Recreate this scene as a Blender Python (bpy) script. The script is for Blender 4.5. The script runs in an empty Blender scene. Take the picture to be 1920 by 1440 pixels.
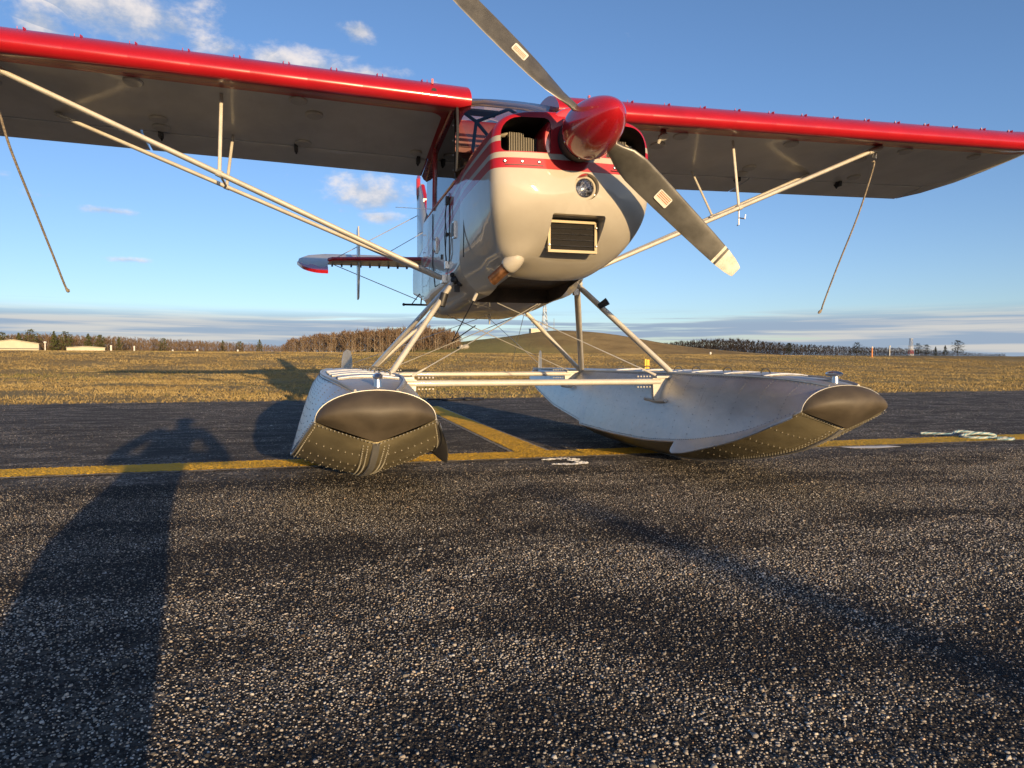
import bpy, bmesh, math, random
import numpy as np
from mathutils import Vector, Matrix

random.seed(7)
RNG = np.random.default_rng(11)
R = math.radians
scene = bpy.context.scene
col = scene.collection

# ------------------------------------------------------------------ camera
CAM = Vector((1.199, 4.006, 0.630))
YAW, PITCH, ROLL = -0.26767, -0.03691, 0.0017
FPX = 1331.0


def cam_axes():
    fw = Vector((math.sin(YAW) * math.cos(PITCH), -math.cos(YAW) * math.cos(PITCH), math.sin(PITCH)))
    r = fw.cross(Vector((0, 0, 1))).normalized()
    u = r.cross(fw)
    return (math.cos(ROLL) * r + math.sin(ROLL) * u, -math.sin(ROLL) * r + math.cos(ROLL) * u, fw)


AX = cam_axes()
cam_data = bpy.data.cameras.new('camera')
cam = bpy.data.objects.new('camera', cam_data)
col.objects.link(cam)
cam_data.sensor_width = 36.0
cam_data.lens = FPX / 1920 * 36.0
cam_data.clip_start = 0.02
cam_data.clip_end = 8000
m = Matrix.Identity(4)
for i in range(3):
    m[i][0], m[i][1], m[i][2] = AX[0][i], AX[1][i], -AX[2][i]
    m[i][3] = CAM[i]
cam.matrix_world = m
scene.camera = cam


def sight(px, py):
    return (AX[2] + (px - 960) / FPX * AX[0] - (py - 720) / FPX * AX[1]).normalized()


def az_el(px, py):
    d = sight(px, py)
    return math.atan2(d.x, -d.y), math.asin(d.z)


def far(px, dist, z=0.8):
    """ground position at a horizontal distance in the direction of a column of the photograph"""
    d = sight(px, 668)
    k = dist / math.hypot(d.x, d.y)
    return Vector((CAM.x + d.x * k, CAM.y + d.y * k, z))


# ------------------------------------------------------------------ light
LIGHT = Vector((0.1431, -0.9820, -0.1235)).normalized()
SUN_EL = math.asin(-LIGHT.z)
SUN_ROT = math.atan2(-LIGHT.x, -LIGHT.y)
sun_data = bpy.data.lights.new('sun', 'SUN')
sun_data.energy = 5.0
sun_data.angle = R(0.53)
sun_data.color = (1.0, 0.70, 0.36)
sun = bpy.data.objects.new('sun', sun_data)
col.objects.link(sun)
sun.rotation_euler = LIGHT.to_track_quat('-Z', 'Y').to_euler()

vs = scene.view_settings
vs.view_transform = 'Standard'
vs.look = 'None'
vs.exposure = 0.52
vs.gamma = 1.0
vs.use_curve_mapping = False

SKY = 0.15
world = bpy.data.worlds.new('World')
scene.world = world
world.use_nodes = True
wt = world.node_tree
wt.nodes.clear()


class NT:
    """small helper to write node graphs as expressions"""

    def __init__(self, tree):
        self.t = tree

    def new(self, kind, **kw):
        n = self.t.nodes.new(kind)
        for k, v in kw.items():
            setattr(n, k, v)
        return n

    def put(self, sock, v):
        if isinstance(v, (int, float)):
            sock.default_value = v
        elif isinstance(v, (tuple, list)):
            sock.default_value = tuple(v) + ((1.0,) if len(sock.default_value) == 4 and len(v) == 3 else ())
        else:
            self.t.links.new(v, sock)

    def math(self, op, a, b=None, c=None, clamp=False):
        n = self.new('ShaderNodeMath', operation=op, use_clamp=clamp)
        self.put(n.inputs[0], a)
        if b is not None:
            self.put(n.inputs[1], b)
        if c is not None:
            self.put(n.inputs[2], c)
        return n.outputs[0]

    def mix(self, f, a, b, mode='MIX'):
        n = self.new('ShaderNodeMix', data_type='RGBA', blend_type=mode)
        self.put(n.inputs[0], f)
        self.put(n.inputs[6], a)
        self.put(n.inputs[7], b)
        return n.outputs[2]

    def step(self, v, a, b):
        n = self.new('ShaderNodeMapRange', interpolation_type='SMOOTHSTEP')
        self.put(n.inputs[0], v)
        n.inputs[1].default_value, n.inputs[2].default_value = a, b
        n.inputs[3].default_value, n.inputs[4].default_value = 0.0, 1.0
        return n.outputs[0]

    def noise(self, vec, scale, detail=3.0, rough=0.55, dist=0.0):
        n = self.new('ShaderNodeTexNoise')
        if vec is not None:
            self.t.links.new(vec, n.inputs['Vector'])
        n.inputs['Scale'].default_value = scale
        n.inputs['Detail'].default_value = detail
        n.inputs['Roughness'].default_value = rough
        n.inputs['Distortion'].default_value = dist
        return n.outputs['Fac']

    def scale(self, vec, s, off=(0, 0, 0)):
        n = self.new('ShaderNodeMapping')
        self.t.links.new(vec, n.inputs[0])
        n.inputs[1].default_value = off
        n.inputs[3].default_value = s
        return n.outputs[0]

    def xyz(self, vec):
        n = self.new('ShaderNodeSeparateXYZ')
        self.t.links.new(vec, n.inputs[0])
        return n.outputs

    def grit(self, vec, scale, k, detail=2.0):
        """normal of a coarse, gritty surface: scattered directly, so it holds at a distance where bump derivatives fade"""
        n = self.new('ShaderNodeTexNoise')
        self.t.links.new(vec, n.inputs['Vector'])
        n.inputs['Scale'].default_value = scale
        n.inputs['Detail'].default_value = detail
        n.inputs['Roughness'].default_value = 0.7
        sub = self.new('ShaderNodeVectorMath', operation='SUBTRACT')
        self.t.links.new(n.outputs['Color'], sub.inputs[0])
        sub.inputs[1].default_value = (0.5, 0.5, 0.5)
        mul = self.new('ShaderNodeVectorMath', operation='MULTIPLY')
        self.t.links.new(sub.outputs[0], mul.inputs[0])
        mul.inputs[1].default_value = (k, k, 0.0)
        add = self.new('ShaderNodeVectorMath', operation='ADD')
        self.t.links.new(mul.outputs[0], add.inputs[0])
        self.t.links.new(self.new('ShaderNodeNewGeometry').outputs['Normal'], add.inputs[1])
        nn = self.new('ShaderNodeVectorMath', operation='NORMALIZE')
        self.t.links.new(add.outputs[0], nn.inputs[0])
        return nn.outputs[0]

    def ramp(self, v, stops):
        n = self.new('ShaderNodeValToRGB')
        e = n.color_ramp.elements
        while len(e) < len(stops):
            e.new(0.5)
        for i, (p, c) in enumerate(stops):
            e[i].position = p
            e[i].color = tuple(c) + (1.0,)
        self.put(n.inputs[0], v)
        return n.outputs[0]


def build_world():
    g = NT(wt)
    sky = g.new('ShaderNodeTexSky', sky_type='NISHITA')
    sky.sun_disc = False
    sky.sun_elevation = SUN_EL
    sky.sun_rotation = SUN_ROT
    sky.altitude = 20
    sky.air_density = 0.65
    sky.dust_density = 0.7
    sky.ozone_density = 2.0
    tc = g.new('ShaderNodeTexCoord').outputs['Generated']
    nrm = g.new('ShaderNodeVectorMath', operation='NORMALIZE')
    wt.links.new(tc, nrm.inputs[0])
    d = nrm.outputs[0]
    X, Y, Z = g.xyz(d)
    u = g.math('ARCTAN2', X, g.math('MULTIPLY', Y, -1.0))
    v = g.math('ARCSINE', Z)
    n1 = g.noise(g.scale(d, (1, 1, 1.7)), 9.0, 6.0, 0.62, 0.3)
    n2 = g.noise(g.scale(d, (1, 1, 1.5), (3, 1, 2)), 26.0, 5.0, 0.6)
    cov, shade = None, None
    S = 1 / FPX
    blobs = [  # px, py, half width, half height, softness
        (190, 8, 150, 42, 1.0), (62, 48, 46, 30, 1.0), (420, 92, 56, 20, .9), (520, 112, 66, 26, 1.0),
        (610, 130, 80, 24, 1.0), (705, 140, 70, 22, .9), (673, 57, 32, 17, .95), (688, 362, 72, 27, 1.0),
        (715, 407, 42, 12, .8), (72, 366, 40, 13, .9), (205, 394, 55, 8, .75), (242, 487, 38, 6, .6),
        (818, 160, 16, 8, .6), (645, 395, 20, 8, .6)]
    for (px, py, rx, ry, k) in blobs:
        a, e = az_el(px, py)
        du = g.math('MULTIPLY', g.math('SUBTRACT', u, a), 1 / (rx * S * 1.1))
        dv = g.math('MULTIPLY', g.math('SUBTRACT', v, e), 1 / (ry * S * 1.1))
        r2 = g.math('ADD', g.math('MULTIPLY', du, du), g.math('MULTIPLY', dv, dv))
        w = g.math('SUBTRACT', k, g.math('POWER', r2, 0.7))
        cov = w if cov is None else g.math('MAXIMUM', cov, w)
        sh = g.math('MULTIPLY', g.math('GREATER_THAN', w, -0.2), dv)
        shade = sh if shade is None else g.math('ADD', shade, sh)
    nn = g.math('ADD', g.math('MULTIPLY', g.math('SUBTRACT', n1, 0.5), 3.6),
                g.math('MULTIPLY', g.math('SUBTRACT', n2, 0.5), 1.9))
    cum = g.step(g.math('ADD', cov, nn), -0.15, 1.05)
    # loose fair-weather scraps all over the rest of the sky
    n3 = g.noise(g.scale(d, (1, 1, 2.2), (5, 2, 8)), 5.0, 6.0, 0.6)
    scraps = g.math('MULTIPLY', g.step(n3, 0.69, 0.80), 0.7)
    cum = g.math('MULTIPLY', g.math('MAXIMUM', cum, scraps), 0.82)
    warm = g.step(g.math('ADD', g.math('MULTIPLY', shade, 0.5), g.math('MULTIPLY', g.math('SUBTRACT', n2, .5), 3.0)), -0.7, 0.7)
    k = 0.72 / SKY
    ccol = g.mix(warm, (0.42 * k, 0.48 * k, 0.58 * k), (0.98 * k, 0.88 * k, 0.80 * k))
    # thin layered bank along the whole horizon
    st = g.new('ShaderNodeCombineXYZ')
    wt.links.new(g.math('MULTIPLY', u, 2.2), st.inputs[0])
    wt.links.new(g.math('MULTIPLY', v, 62.0), st.inputs[1])
    ns = g.noise(st.outputs[0], 1.3, 5.0, 0.55, 0.2)
    low = g.math('MULTIPLY', g.step(v, 0.070, 0.044), g.step(v, -0.02, 0.006))
    edge = g.step(g.math('ABSOLUTE', g.math('ADD', u, 0.33)), 0.10, 0.62)      # thins out towards one quarter
    bank = g.math('MULTIPLY', low, g.step(g.math('ADD', ns, g.math('MULTIPLY', edge, 0.27)), 0.44, 0.57))
    streak = g.math('MULTIPLY', g.math('MULTIPLY', g.step(v, 0.10, 0.07), g.step(ns, 0.64, 0.74)), 0.5)
    bank = g.math('MULTIPLY', g.math('MAXIMUM', bank, streak), 0.93)
    bcol = g.mix(g.step(ns, 0.40, 0.56), (0.62 * k, 0.61 * k, 0.60 * k), (0.31 * k, 0.40 * k, 0.54 * k))
    c = g.mix(bank, g.mix(1.0, sky.outputs[0], g.mix(g.step(v, 0.36, 0.04), (1.02, 1.05, 1.12), (1.02, 0.95, 0.95)), 'MULTIPLY'), bcol)
    c = g.mix(cum, c, ccol)
    bg = g.new('ShaderNodeBackground')
    wt.links.new(c, bg.inputs[0])
    bg.inputs[1].default_value = SKY
    out = g.new('ShaderNodeOutputWorld')
    wt.links.new(bg.outputs[0], out.inputs[0])


build_world()

# ------------------------------------------------------------------ materials


def material(name):
    mt = bpy.data.materials.new(name)
    mt.use_nodes = True
    t = mt.node_tree
    t.nodes.clear()
    g = NT(t)
    out = g.new('ShaderNodeOutputMaterial')
    p = g.new('ShaderNodeBsdfPrincipled')
    t.links.new(p.outputs[0], out.inputs[0])
    g.p, g.out = p, out
    return mt, g


def plain(name, rgb, rough=0.5, metal=0.0, coat=0.0, var=0.10, vscale=6.0, bump=0.0, bscale=60.0, spec=0.5):
    mt, g = material(name)
    tc = g.new('ShaderNodeTexCoord').outputs['Object']
    n = g.noise(tc, vscale, 4.0, 0.6)
    f = g.math('MULTIPLY', g.math('SUBTRACT', n, 0.5), 2 * var)
    dark = tuple(max(0.0, c * (1 - var * 1.6)) for c in rgb)
    lite = tuple(min(1.0, c * (1 + var * 1.0)) for c in rgb)
    g.put(g.p.inputs['Base Color'], g.mix(g.step(n, 0.3, 0.7), dark, lite))
    r = g.math('ADD', rough, f, clamp=True)
    g.put(g.p.inputs['Roughness'], r)
    g.p.inputs['Metallic'].default_value = metal
    g.p.inputs['Specular IOR Level'].default_value = spec
    g.p.inputs['Coat Weight'].default_value = coat
    g.p.inputs['Coat Roughness'].default_value = 0.06
    if bump:
        b = g.new('ShaderNodeBump')
        b.inputs['Strength'].default_value = bump
        b.inputs['Distance'].default_value = 0.004
        g.put(b.inputs['Height'], g.noise(tc, bscale, 3.0, 0.6))
        g.put(g.p.inputs['Normal'], b.outputs[0])
    return mt


WHITE = (0.50, 0.475, 0.42)
RED = (0.40, 0.009, 0.016)


def livery_material():
    """white below, red above with two white pinstripes; laid out on the airframe's own height and length"""
    mt, g = material('livery_paint')
    tc = g.new('ShaderNodeTexCoord').outputs['Object']
    X, Y, Z = g.xyz(tc)
    # the lines dip towards the tail
    dip = g.math('MULTIPLY', g.math('MAXIMUM', g.math('SUBTRACT', -0.05, Y), 0.0), 0.15)
    z = g.math('ADD', Z, dip)

    def above(h):
        return g.step(z, h - 0.0012, h + 0.0012)
    red = above(1.515)
    s2 = g.math('MULTIPLY', above(1.562), g.math('SUBTRACT', 1.0, above(1.588)))
    s1 = g.math('MULTIPLY', above(1.640), g.math('SUBTRACT', 1.0, above(1.666)))
    s1 = g.math('MULTIPLY', s1, g.step(g.math('ABSOLUTE', X), 0.330, 0.334))
    upper = g.math('MULTIPLY', g.step(Y, -0.62, -0.60), 1.0)
    rear_top = g.math('SUBTRACT', 1.0, g.math('MULTIPLY', g.math('SUBTRACT', 1.0, upper), above(1.70)))
    f = g.math('MULTIPLY', red, g.math('SUBTRACT', 1.0, g.math('MAXIMUM', s1, s2)))
    f = g.math('MULTIPLY', f, rear_top)
    n = g.noise(tc, 5.0, 4.0, 0.6)
    wcol = g.mix(g.step(n, 0.3, 0.75), (0.395, 0.362, 0.302), (0.435, 0.402, 0.340))
    grime = g.math('MULTIPLY', g.step(g.noise(g.scale(tc, (1, .3, 1)), 9.0, 5.0, 0.7), 0.62, 0.8), 0.22)
    wcol = g.mix(grime, wcol, (0.45, 0.40, 0.33))
    specks = g.step(g.noise(tc, 190.0, 1.0, 0.5), 0.80, 0.84)
    wcol = g.mix(g.math('MULTIPLY', specks, 0.6), wcol, (0.2, 0.15, 0.1))
    rcol = g.mix(g.step(n, 0.3, 0.7), tuple(c * 0.86 for c in RED), RED)
    g.put(g.p.inputs['Base Color'], g.mix(f, wcol, rcol))
    g.p.inputs['Roughness'].default_value = 0.55
    g.p.inputs['Specular IOR Level'].default_value = 0.25
    g.p.inputs['Coat Weight'].default_value = 0.6
    g.p.inputs['Coat Roughness'].default_value = 0.02
    b = g.new('ShaderNodeBump')
    b.inputs['Strength'].default_value = 0.05
    b.inputs['Distance'].default_value = 0.05
    g.put(b.inputs['Height'], g.noise(tc, 3.5, 2.0, 0.5))
    g.put(g.p.inputs['Normal'], b.outputs[0])
    g.put(g.p.inputs['Coat Normal'], b.outputs[0])
    return mt


def wing_material():
    mt, g = material('wing_paint')
    tc = g.new('ShaderNodeTexCoord').outputs['Object']
    X, Y, Z = g.xyz(tc)
    ax = g.math('ABSOLUTE', X)
    lead = g.step(Y, -0.548, -0.544)
    root = g.step(ax, 0.414, 0.410)
    # fillet where the leading band turns into the root band
    cx = g.math('SUBTRACT', 0.50, ax)
    cy = g.math('ADD', Y, 0.635)
    rr = g.math('SQRT', g.math('ADD', g.math('MULTIPLY', cx, cx), g.math('MULTIPLY', cy, cy)))
    corner = g.math('MULTIPLY', g.math('MULTIPLY', g.math('GREATER_THAN', cx, 0), g.math('GREATER_THAN', cy, 0)),
                    g.step(rr, 0.088, 0.092))
    f = g.math('MAXIMUM', g.math('MAXIMUM', lead, root), corner)
    n = g.noise(tc, 4.0, 5.0, 0.6)
    w = g.mix(g.step(n, 0.25, 0.75), (0.56, 0.54, 0.49), (0.66, 0.64, 0.59))
    grime = g.math('MULTIPLY', g.step(g.noise(g.scale(tc, (1.2, .35, 1)), 7.0, 5.0, 0.7), 0.52, 0.85), 0.35)
    w = g.mix(grime, w, (0.40, 0.36, 0.30))
    r = g.mix(g.step(n, 0.3, 0.7), tuple(c * 0.85 for c in RED), RED)
    g.put(g.p.inputs['Base Color'], g.mix(f, w, r))
    g.p.inputs['Roughness'].default_value = 0.30
    g.p.inputs['Coat Weight'].default_value = 0.45
    g.p.inputs['Coat Roughness'].default_value = 0.10
    b = g.new('ShaderNodeBump')                                         # fabric sagging a little between ribs
    b.inputs['Strength'].default_value = 0.10
    b.inputs['Distance'].default_value = 0.03
    rib = g.math('ABSOLUTE', g.math('SINE', g.math('MULTIPLY', X, math.pi / 0.31)))
    g.put(b.inputs['Height'], g.math('ADD', rib, g.noise(tc, 3.0, 2.0, 0.5)))
    g.put(g.p.inputs['Normal'], b.outputs[0])
    return mt


def aluminium_material():
    mt, g = material('float_aluminium')
    tc = g.new('ShaderNodeTexCoord').outputs['Object']
    n = g.noise(g.scale(tc, (1, 0.5, 1)), 5.0, 5.0, 0.65)
    c = g.mix(g.step(n, 0.3, 0.72), (0.50, 0.50, 0.49), (0.66, 0.65, 0.63))
    scr = g.noise(g.scale(tc, (1.5, 9.0, 1.1)), 5.0, 4.0, 0.6)
    c = g.mix(g.math('MULTIPLY', g.step(scr, 0.64, 0.74), 0.45), c, (0.27, 0.26, 0.25))
    st = g.noise(g.scale(tc, (5, 0.9, 5)), 14.0, 3.0, 0.6)
    c = g.mix(g.math('MULTIPLY', g.step(st, 0.58, 0.8), 0.30), c, (0.36, 0.35, 0.33))
    g.put(g.p.inputs['Base Color'], c)
    g.p.inputs['Metallic'].default_value = 0.80
    g.put(g.p.inputs['Roughness'], g.math('ADD', 0.34, g.math('MULTIPLY', n, 0.22)))
    b = g.new('ShaderNodeBump')
    b.inputs['Strength'].default_value = 0.18
    b.inputs['Distance'].default_value = 0.02
    g.put(b.inputs['Height'], g.noise(tc, 9.0, 3.0, 0.55))
    g.put(g.p.inputs['Normal'], b.outputs[0])
    return mt


def worn_mask(g, tc, X, Y):
    """dark stained areas of the pavement, shared by the binder and the chippings lying in it"""
    mid = g.noise(tc, 3.1, 4.0, 0.6)
    n1 = g.noise(g.scale(tc, (0.8, 1.5, 1), (4, 7, 0)), 1.3, 5.0, 0.62)
    n2 = g.noise(g.scale(tc, (1.0, 1.3, 1), (1, 3, 0)), 5.5, 4.0, 0.6)
    stain = g.step(g.math('ADD', g.math('MULTIPLY', n1, 0.72), g.math('MULTIPLY', n2, 0.28)), 0.46, 0.58)
    return g.math('MULTIPLY', stain, 1.0)


def asphalt_material():
    mt, g = material('asphalt')
    tc = g.new('ShaderNodeTexCoord').outputs['Object']
    X, Y, Z = g.xyz(tc)
    mid = g.noise(tc, 3.1, 4.0, 0.6)
    wob = g.math('MULTIPLY', g.math('SUBTRACT', mid, 0.5), 0.30)
    rough_zone = g.step(g.math('ADD', Y, wob), 0.02, 0.30)             # bare chippings in front, sealed surface behind
    vo = g.new('ShaderNodeTexVoronoi', feature='F1')
    mt.node_tree.links.new(tc, vo.inputs['Vector'])
    vo.inputs['Scale'].default_value = 85.0
    cell = g.xyz(vo.outputs['Color'])
    fine = g.noise(tc, 75.0, 3.0, 0.7)
    streak = g.noise(g.scale(tc, (1.0, 2.4, 1)), 2.6, 5.0, 0.68)
    worn = g.math('MULTIPLY', g.step(streak, 0.42, 0.62), g.step(cell[0], 0.45, 0.75))
    sealed = g.mix(g.step(fine, 0.36, 0.70), (0.048, 0.045, 0.044), (0.150, 0.138, 0.126))
    sealed = g.mix(g.math('MULTIPLY', worn, 0.75), sealed, (0.42, 0.385, 0.34))
    binder = g.mix(g.step(cell[1], 0.3, 0.9), (0.030, 0.027, 0.025), (0.11, 0.098, 0.084))
    colr = g.mix(rough_zone, sealed, binder)
    st = worn_mask(g, tc, X, Y)
    colr = g.mix(g.math('MULTIPLY', st, g.math('ADD', 0.30, g.math('MULTIPLY', rough_zone, 0.4))), colr, (0.022, 0.021, 0.022))
    g.put(g.p.inputs['Base Color'], colr)
    g.p.inputs['Roughness'].default_value = 0.92
    g.p.inputs['Specular IOR Level'].default_value = 0.12
    g.put(g.p.inputs['Normal'], g.grit(tc, 190.0, 6.0))
    return mt


def chipping_material():
    mt, g = material('stone_chippings')
    tc = g.new('ShaderNodeTexCoord').outputs['Object']
    X, Y, Z = g.xyz(tc)
    rnd = g.new('ShaderNodeNewGeometry').outputs['Random Per Island']
    st = worn_mask(g, tc, X, Y)
    pick = g.math('SUBTRACT', rnd, g.math('MULTIPLY', st, 0.38))
    c = g.ramp(pick, [(0.0, (0.035, 0.032, 0.030)), (0.15, (0.12, 0.108, 0.092)), (0.45, (0.30, 0.270, 0.226)),
                      (0.78, (0.46, 0.420, 0.360)), (1.0, (0.64, 0.60, 0.52))])
    r2 = g.math('FRACT', g.math('MULTIPLY', rnd, 57.31))
    tint = g.ramp(r2, [(0.0, (0.86, 0.93, 1.06)), (0.5, (1, 1, 1)), (0.94, (1.06, 0.98, 0.88)), (1.0, (1.2, 0.9, 0.68))])
    c = g.mix(1.0, c, tint, 'MULTIPLY')
    g.put(g.p.inputs['Base Color'], c)
    g.p.inputs['Roughness'].default_value = 0.75
    g.p.inputs['Specular IOR Level'].default_value = 0.25
    return mt


def paint_material(name, rgb, worn=(0.06, 0.058, 0.06), amount=0.5):
    mt, g = material(name)
    tc = g.new('ShaderNodeTexCoord').outputs['Object']
    n = g.noise(tc, 38.0, 5.0, 0.7)
    n2 = g.noise(tc, 5.0, 4.0, 0.6)
    c = g.mix(g.step(n2, 0.3, 0.7), tuple(x * 0.8 for x in rgb), rgb)
    f = g.step(g.math('ADD', n, g.math('MULTIPLY', g.math('SUBTRACT', n2, .5), .35)), 0.70 - amount * 0.2, 0.74 - amount * 0.2 + 0.05)
    g.put(g.p.inputs['Base Color'], g.mix(g.math('MULTIPLY', f, 0.85), c, worn))
    g.p.inputs['Roughness'].default_value = 0.75
    g.put(g.p.inputs['Normal'], g.grit(tc, 160.0, 2.5))
    return mt


def field_material():
    mt, g = material('dry_grass_ground')
    tc = g.new('ShaderNodeTexCoord').outputs['Object']
    X, Y, Z = g.xyz(tc)
    n1 = g.noise(tc, 0.45, 5.0, 0.65)
    n2 = g.noise(g.scale(tc, (1, 1.6, 1)), 6.0, 5.0, 0.7)
    c = g.mix(g.step(n1, 0.32, 0.68), (0.24, 0.165, 0.068), (0.30, 0.22, 0.095))
    c = g.mix(g.step(n2, 0.42, 0.72), c, (0.36, 0.275, 0.13))
    gr = g.math('MULTIPLY', g.step(g.noise(tc, 0.22, 4.0, 0.6), 0.54, 0.72), 0.3)
    c = g.mix(gr, c, (0.12, 0.125, 0.04))
    grit = g.step(g.noise(tc, 40.0, 3.0, 0.7), 0.45, 0.65)
    stone = g.mix(grit, (0.14, 0.125, 0.105), (0.36, 0.33, 0.28))
    wob = g.math('MULTIPLY', g.math('SUBTRACT', g.noise(tc, 2.2, 4.0, .7), 0.5), 0.9)
    c = g.mix(g.step(g.math('ADD', Y, wob), -7.05, -6.80), c, stone)
    g.put(g.p.inputs['Base Color'], c)
    g.p.inputs['Roughness'].default_value = 0.9
    g.p.inputs['Specular IOR Level'].default_value = 0.1
    g.put(g.p.inputs['Normal'], g.grit(tc, 45.0, 3.4))
    return mt


def hill_material():
    mt, g = material('hill_grass')
    tc = g.new('ShaderNodeTexCoord').outputs['Object']
    X, Y, Z = g.xyz(tc)
    n1 = g.noise(tc, 0.05, 5.0, 0.65)
    n2 = g.noise(g.scale(tc, (1, 1, 5)), 0.35, 5.0, 0.7)
    c = g.mix(g.step(n1, 0.38, 0.62), (0.27, 0.19, 0.09), (0.40, 0.29, 0.135))
    side = g.step(g.math('ADD', X, g.math('MULTIPLY', n1, 40)), -62, -25)
    c = g.mix(g.math('MULTIPLY', side, 0.75), c, (0.25, 0.24, 0.085))
    c = g.mix(g.math('MULTIPLY', g.step(n2, 0.5, 0.75), 0.5), c, (0.36, 0.26, 0.13))
    g.put(g.p.inputs['Base Color'], c)
    g.p.inputs['Roughness'].default_value = 0.95
    g.p.inputs['Specular IOR Level'].default_value = 0.05
    g.put(g.p.inputs['Normal'], g.grit(tc, 6.0, 7.0))
    return mt


def leaf_material(name, a, b_, scale=0.6, rough=0.9):
    mt, g = material(name)
    tc = g.new('ShaderNodeTexCoord').outputs['Object']
    n = g.noise(tc, scale, 4.0, 0.65)
    n2 = g.noise(tc, scale * 9, 2.0, 0.6)
    c = g.mix(g.step(g.math('ADD', g.math('MULTIPLY', n, .6), g.math('MULTIPLY', n2, .4)), 0.36, 0.64), a, b_)
    g.put(g.p.inputs['Base Color'], c)
    g.p.inputs['Roughness'].default_value = rough
    g.p.inputs['Specular IOR Level'].default_value = 0.1
    return mt


def glass_material(name='tinted_glazing', tint=(0.62, 0.58, 0.52), k=1.0):
    mt, g = material(name)
    t = mt.node_tree
    tr = g.new('ShaderNodeBsdfTransparent')
    tr.inputs[0].default_value = tuple(tint) + (1,)
    gl = g.new('ShaderNodeBsdfGlossy')
    gl.inputs['Roughness'].default_value = 0.03
    gl.inputs[0].default_value = (0.9, 0.9, 0.9, 1)
    fr = g.new('ShaderNodeFresnel')
    fr.inputs[0].default_value = 1.5
    mx = g.new('ShaderNodeMixShader')
    g.put(mx.inputs[0], g.math('MULTIPLY', fr.outputs[0], k, clamp=True))
    t.links.new(tr.outputs[0], mx.inputs[1])
    t.links.new(gl.outputs[0], mx.inputs[2])
    t.links.new(mx.outputs[0], g.out.inputs[0])
    return mt


def decal_material():
    """white sticker printed with rows of orange lettering too small to read"""
    mt, g = material('warning_sticker')
    tc = g.new('ShaderNodeTexCoord').outputs['UV']
    X, Y, Z = g.xyz(tc)
    inside = g.math('MULTIPLY', g.step(g.math('ABSOLUTE', g.math('SUBTRACT', X, .5)), 0.44, 0.42),
                    g.step(g.math('ABSOLUTE', g.math('SUBTRACT', Y, .57)), 0.34, 0.32))
    row = g.step(g.math('SINE', g.math('MULTIPLY', Y, 6.283 * 6.0)), -0.25, 0.05)
    ch = g.step(g.noise(g.scale(tc, (26, 7, 1)), 1.0, 2.0, 0.6), 0.30, 0.40)
    ink = g.math('MULTIPLY', inside, g.math('MULTIPLY', row, ch))
    g.put(g.p.inputs['Base Color'], g.mix(ink, (0.66, 0.63, 0.56), (0.62, 0.13, 0.02)))
    g.p.inputs['Roughness'].default_value = 0.4
    return mt


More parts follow.
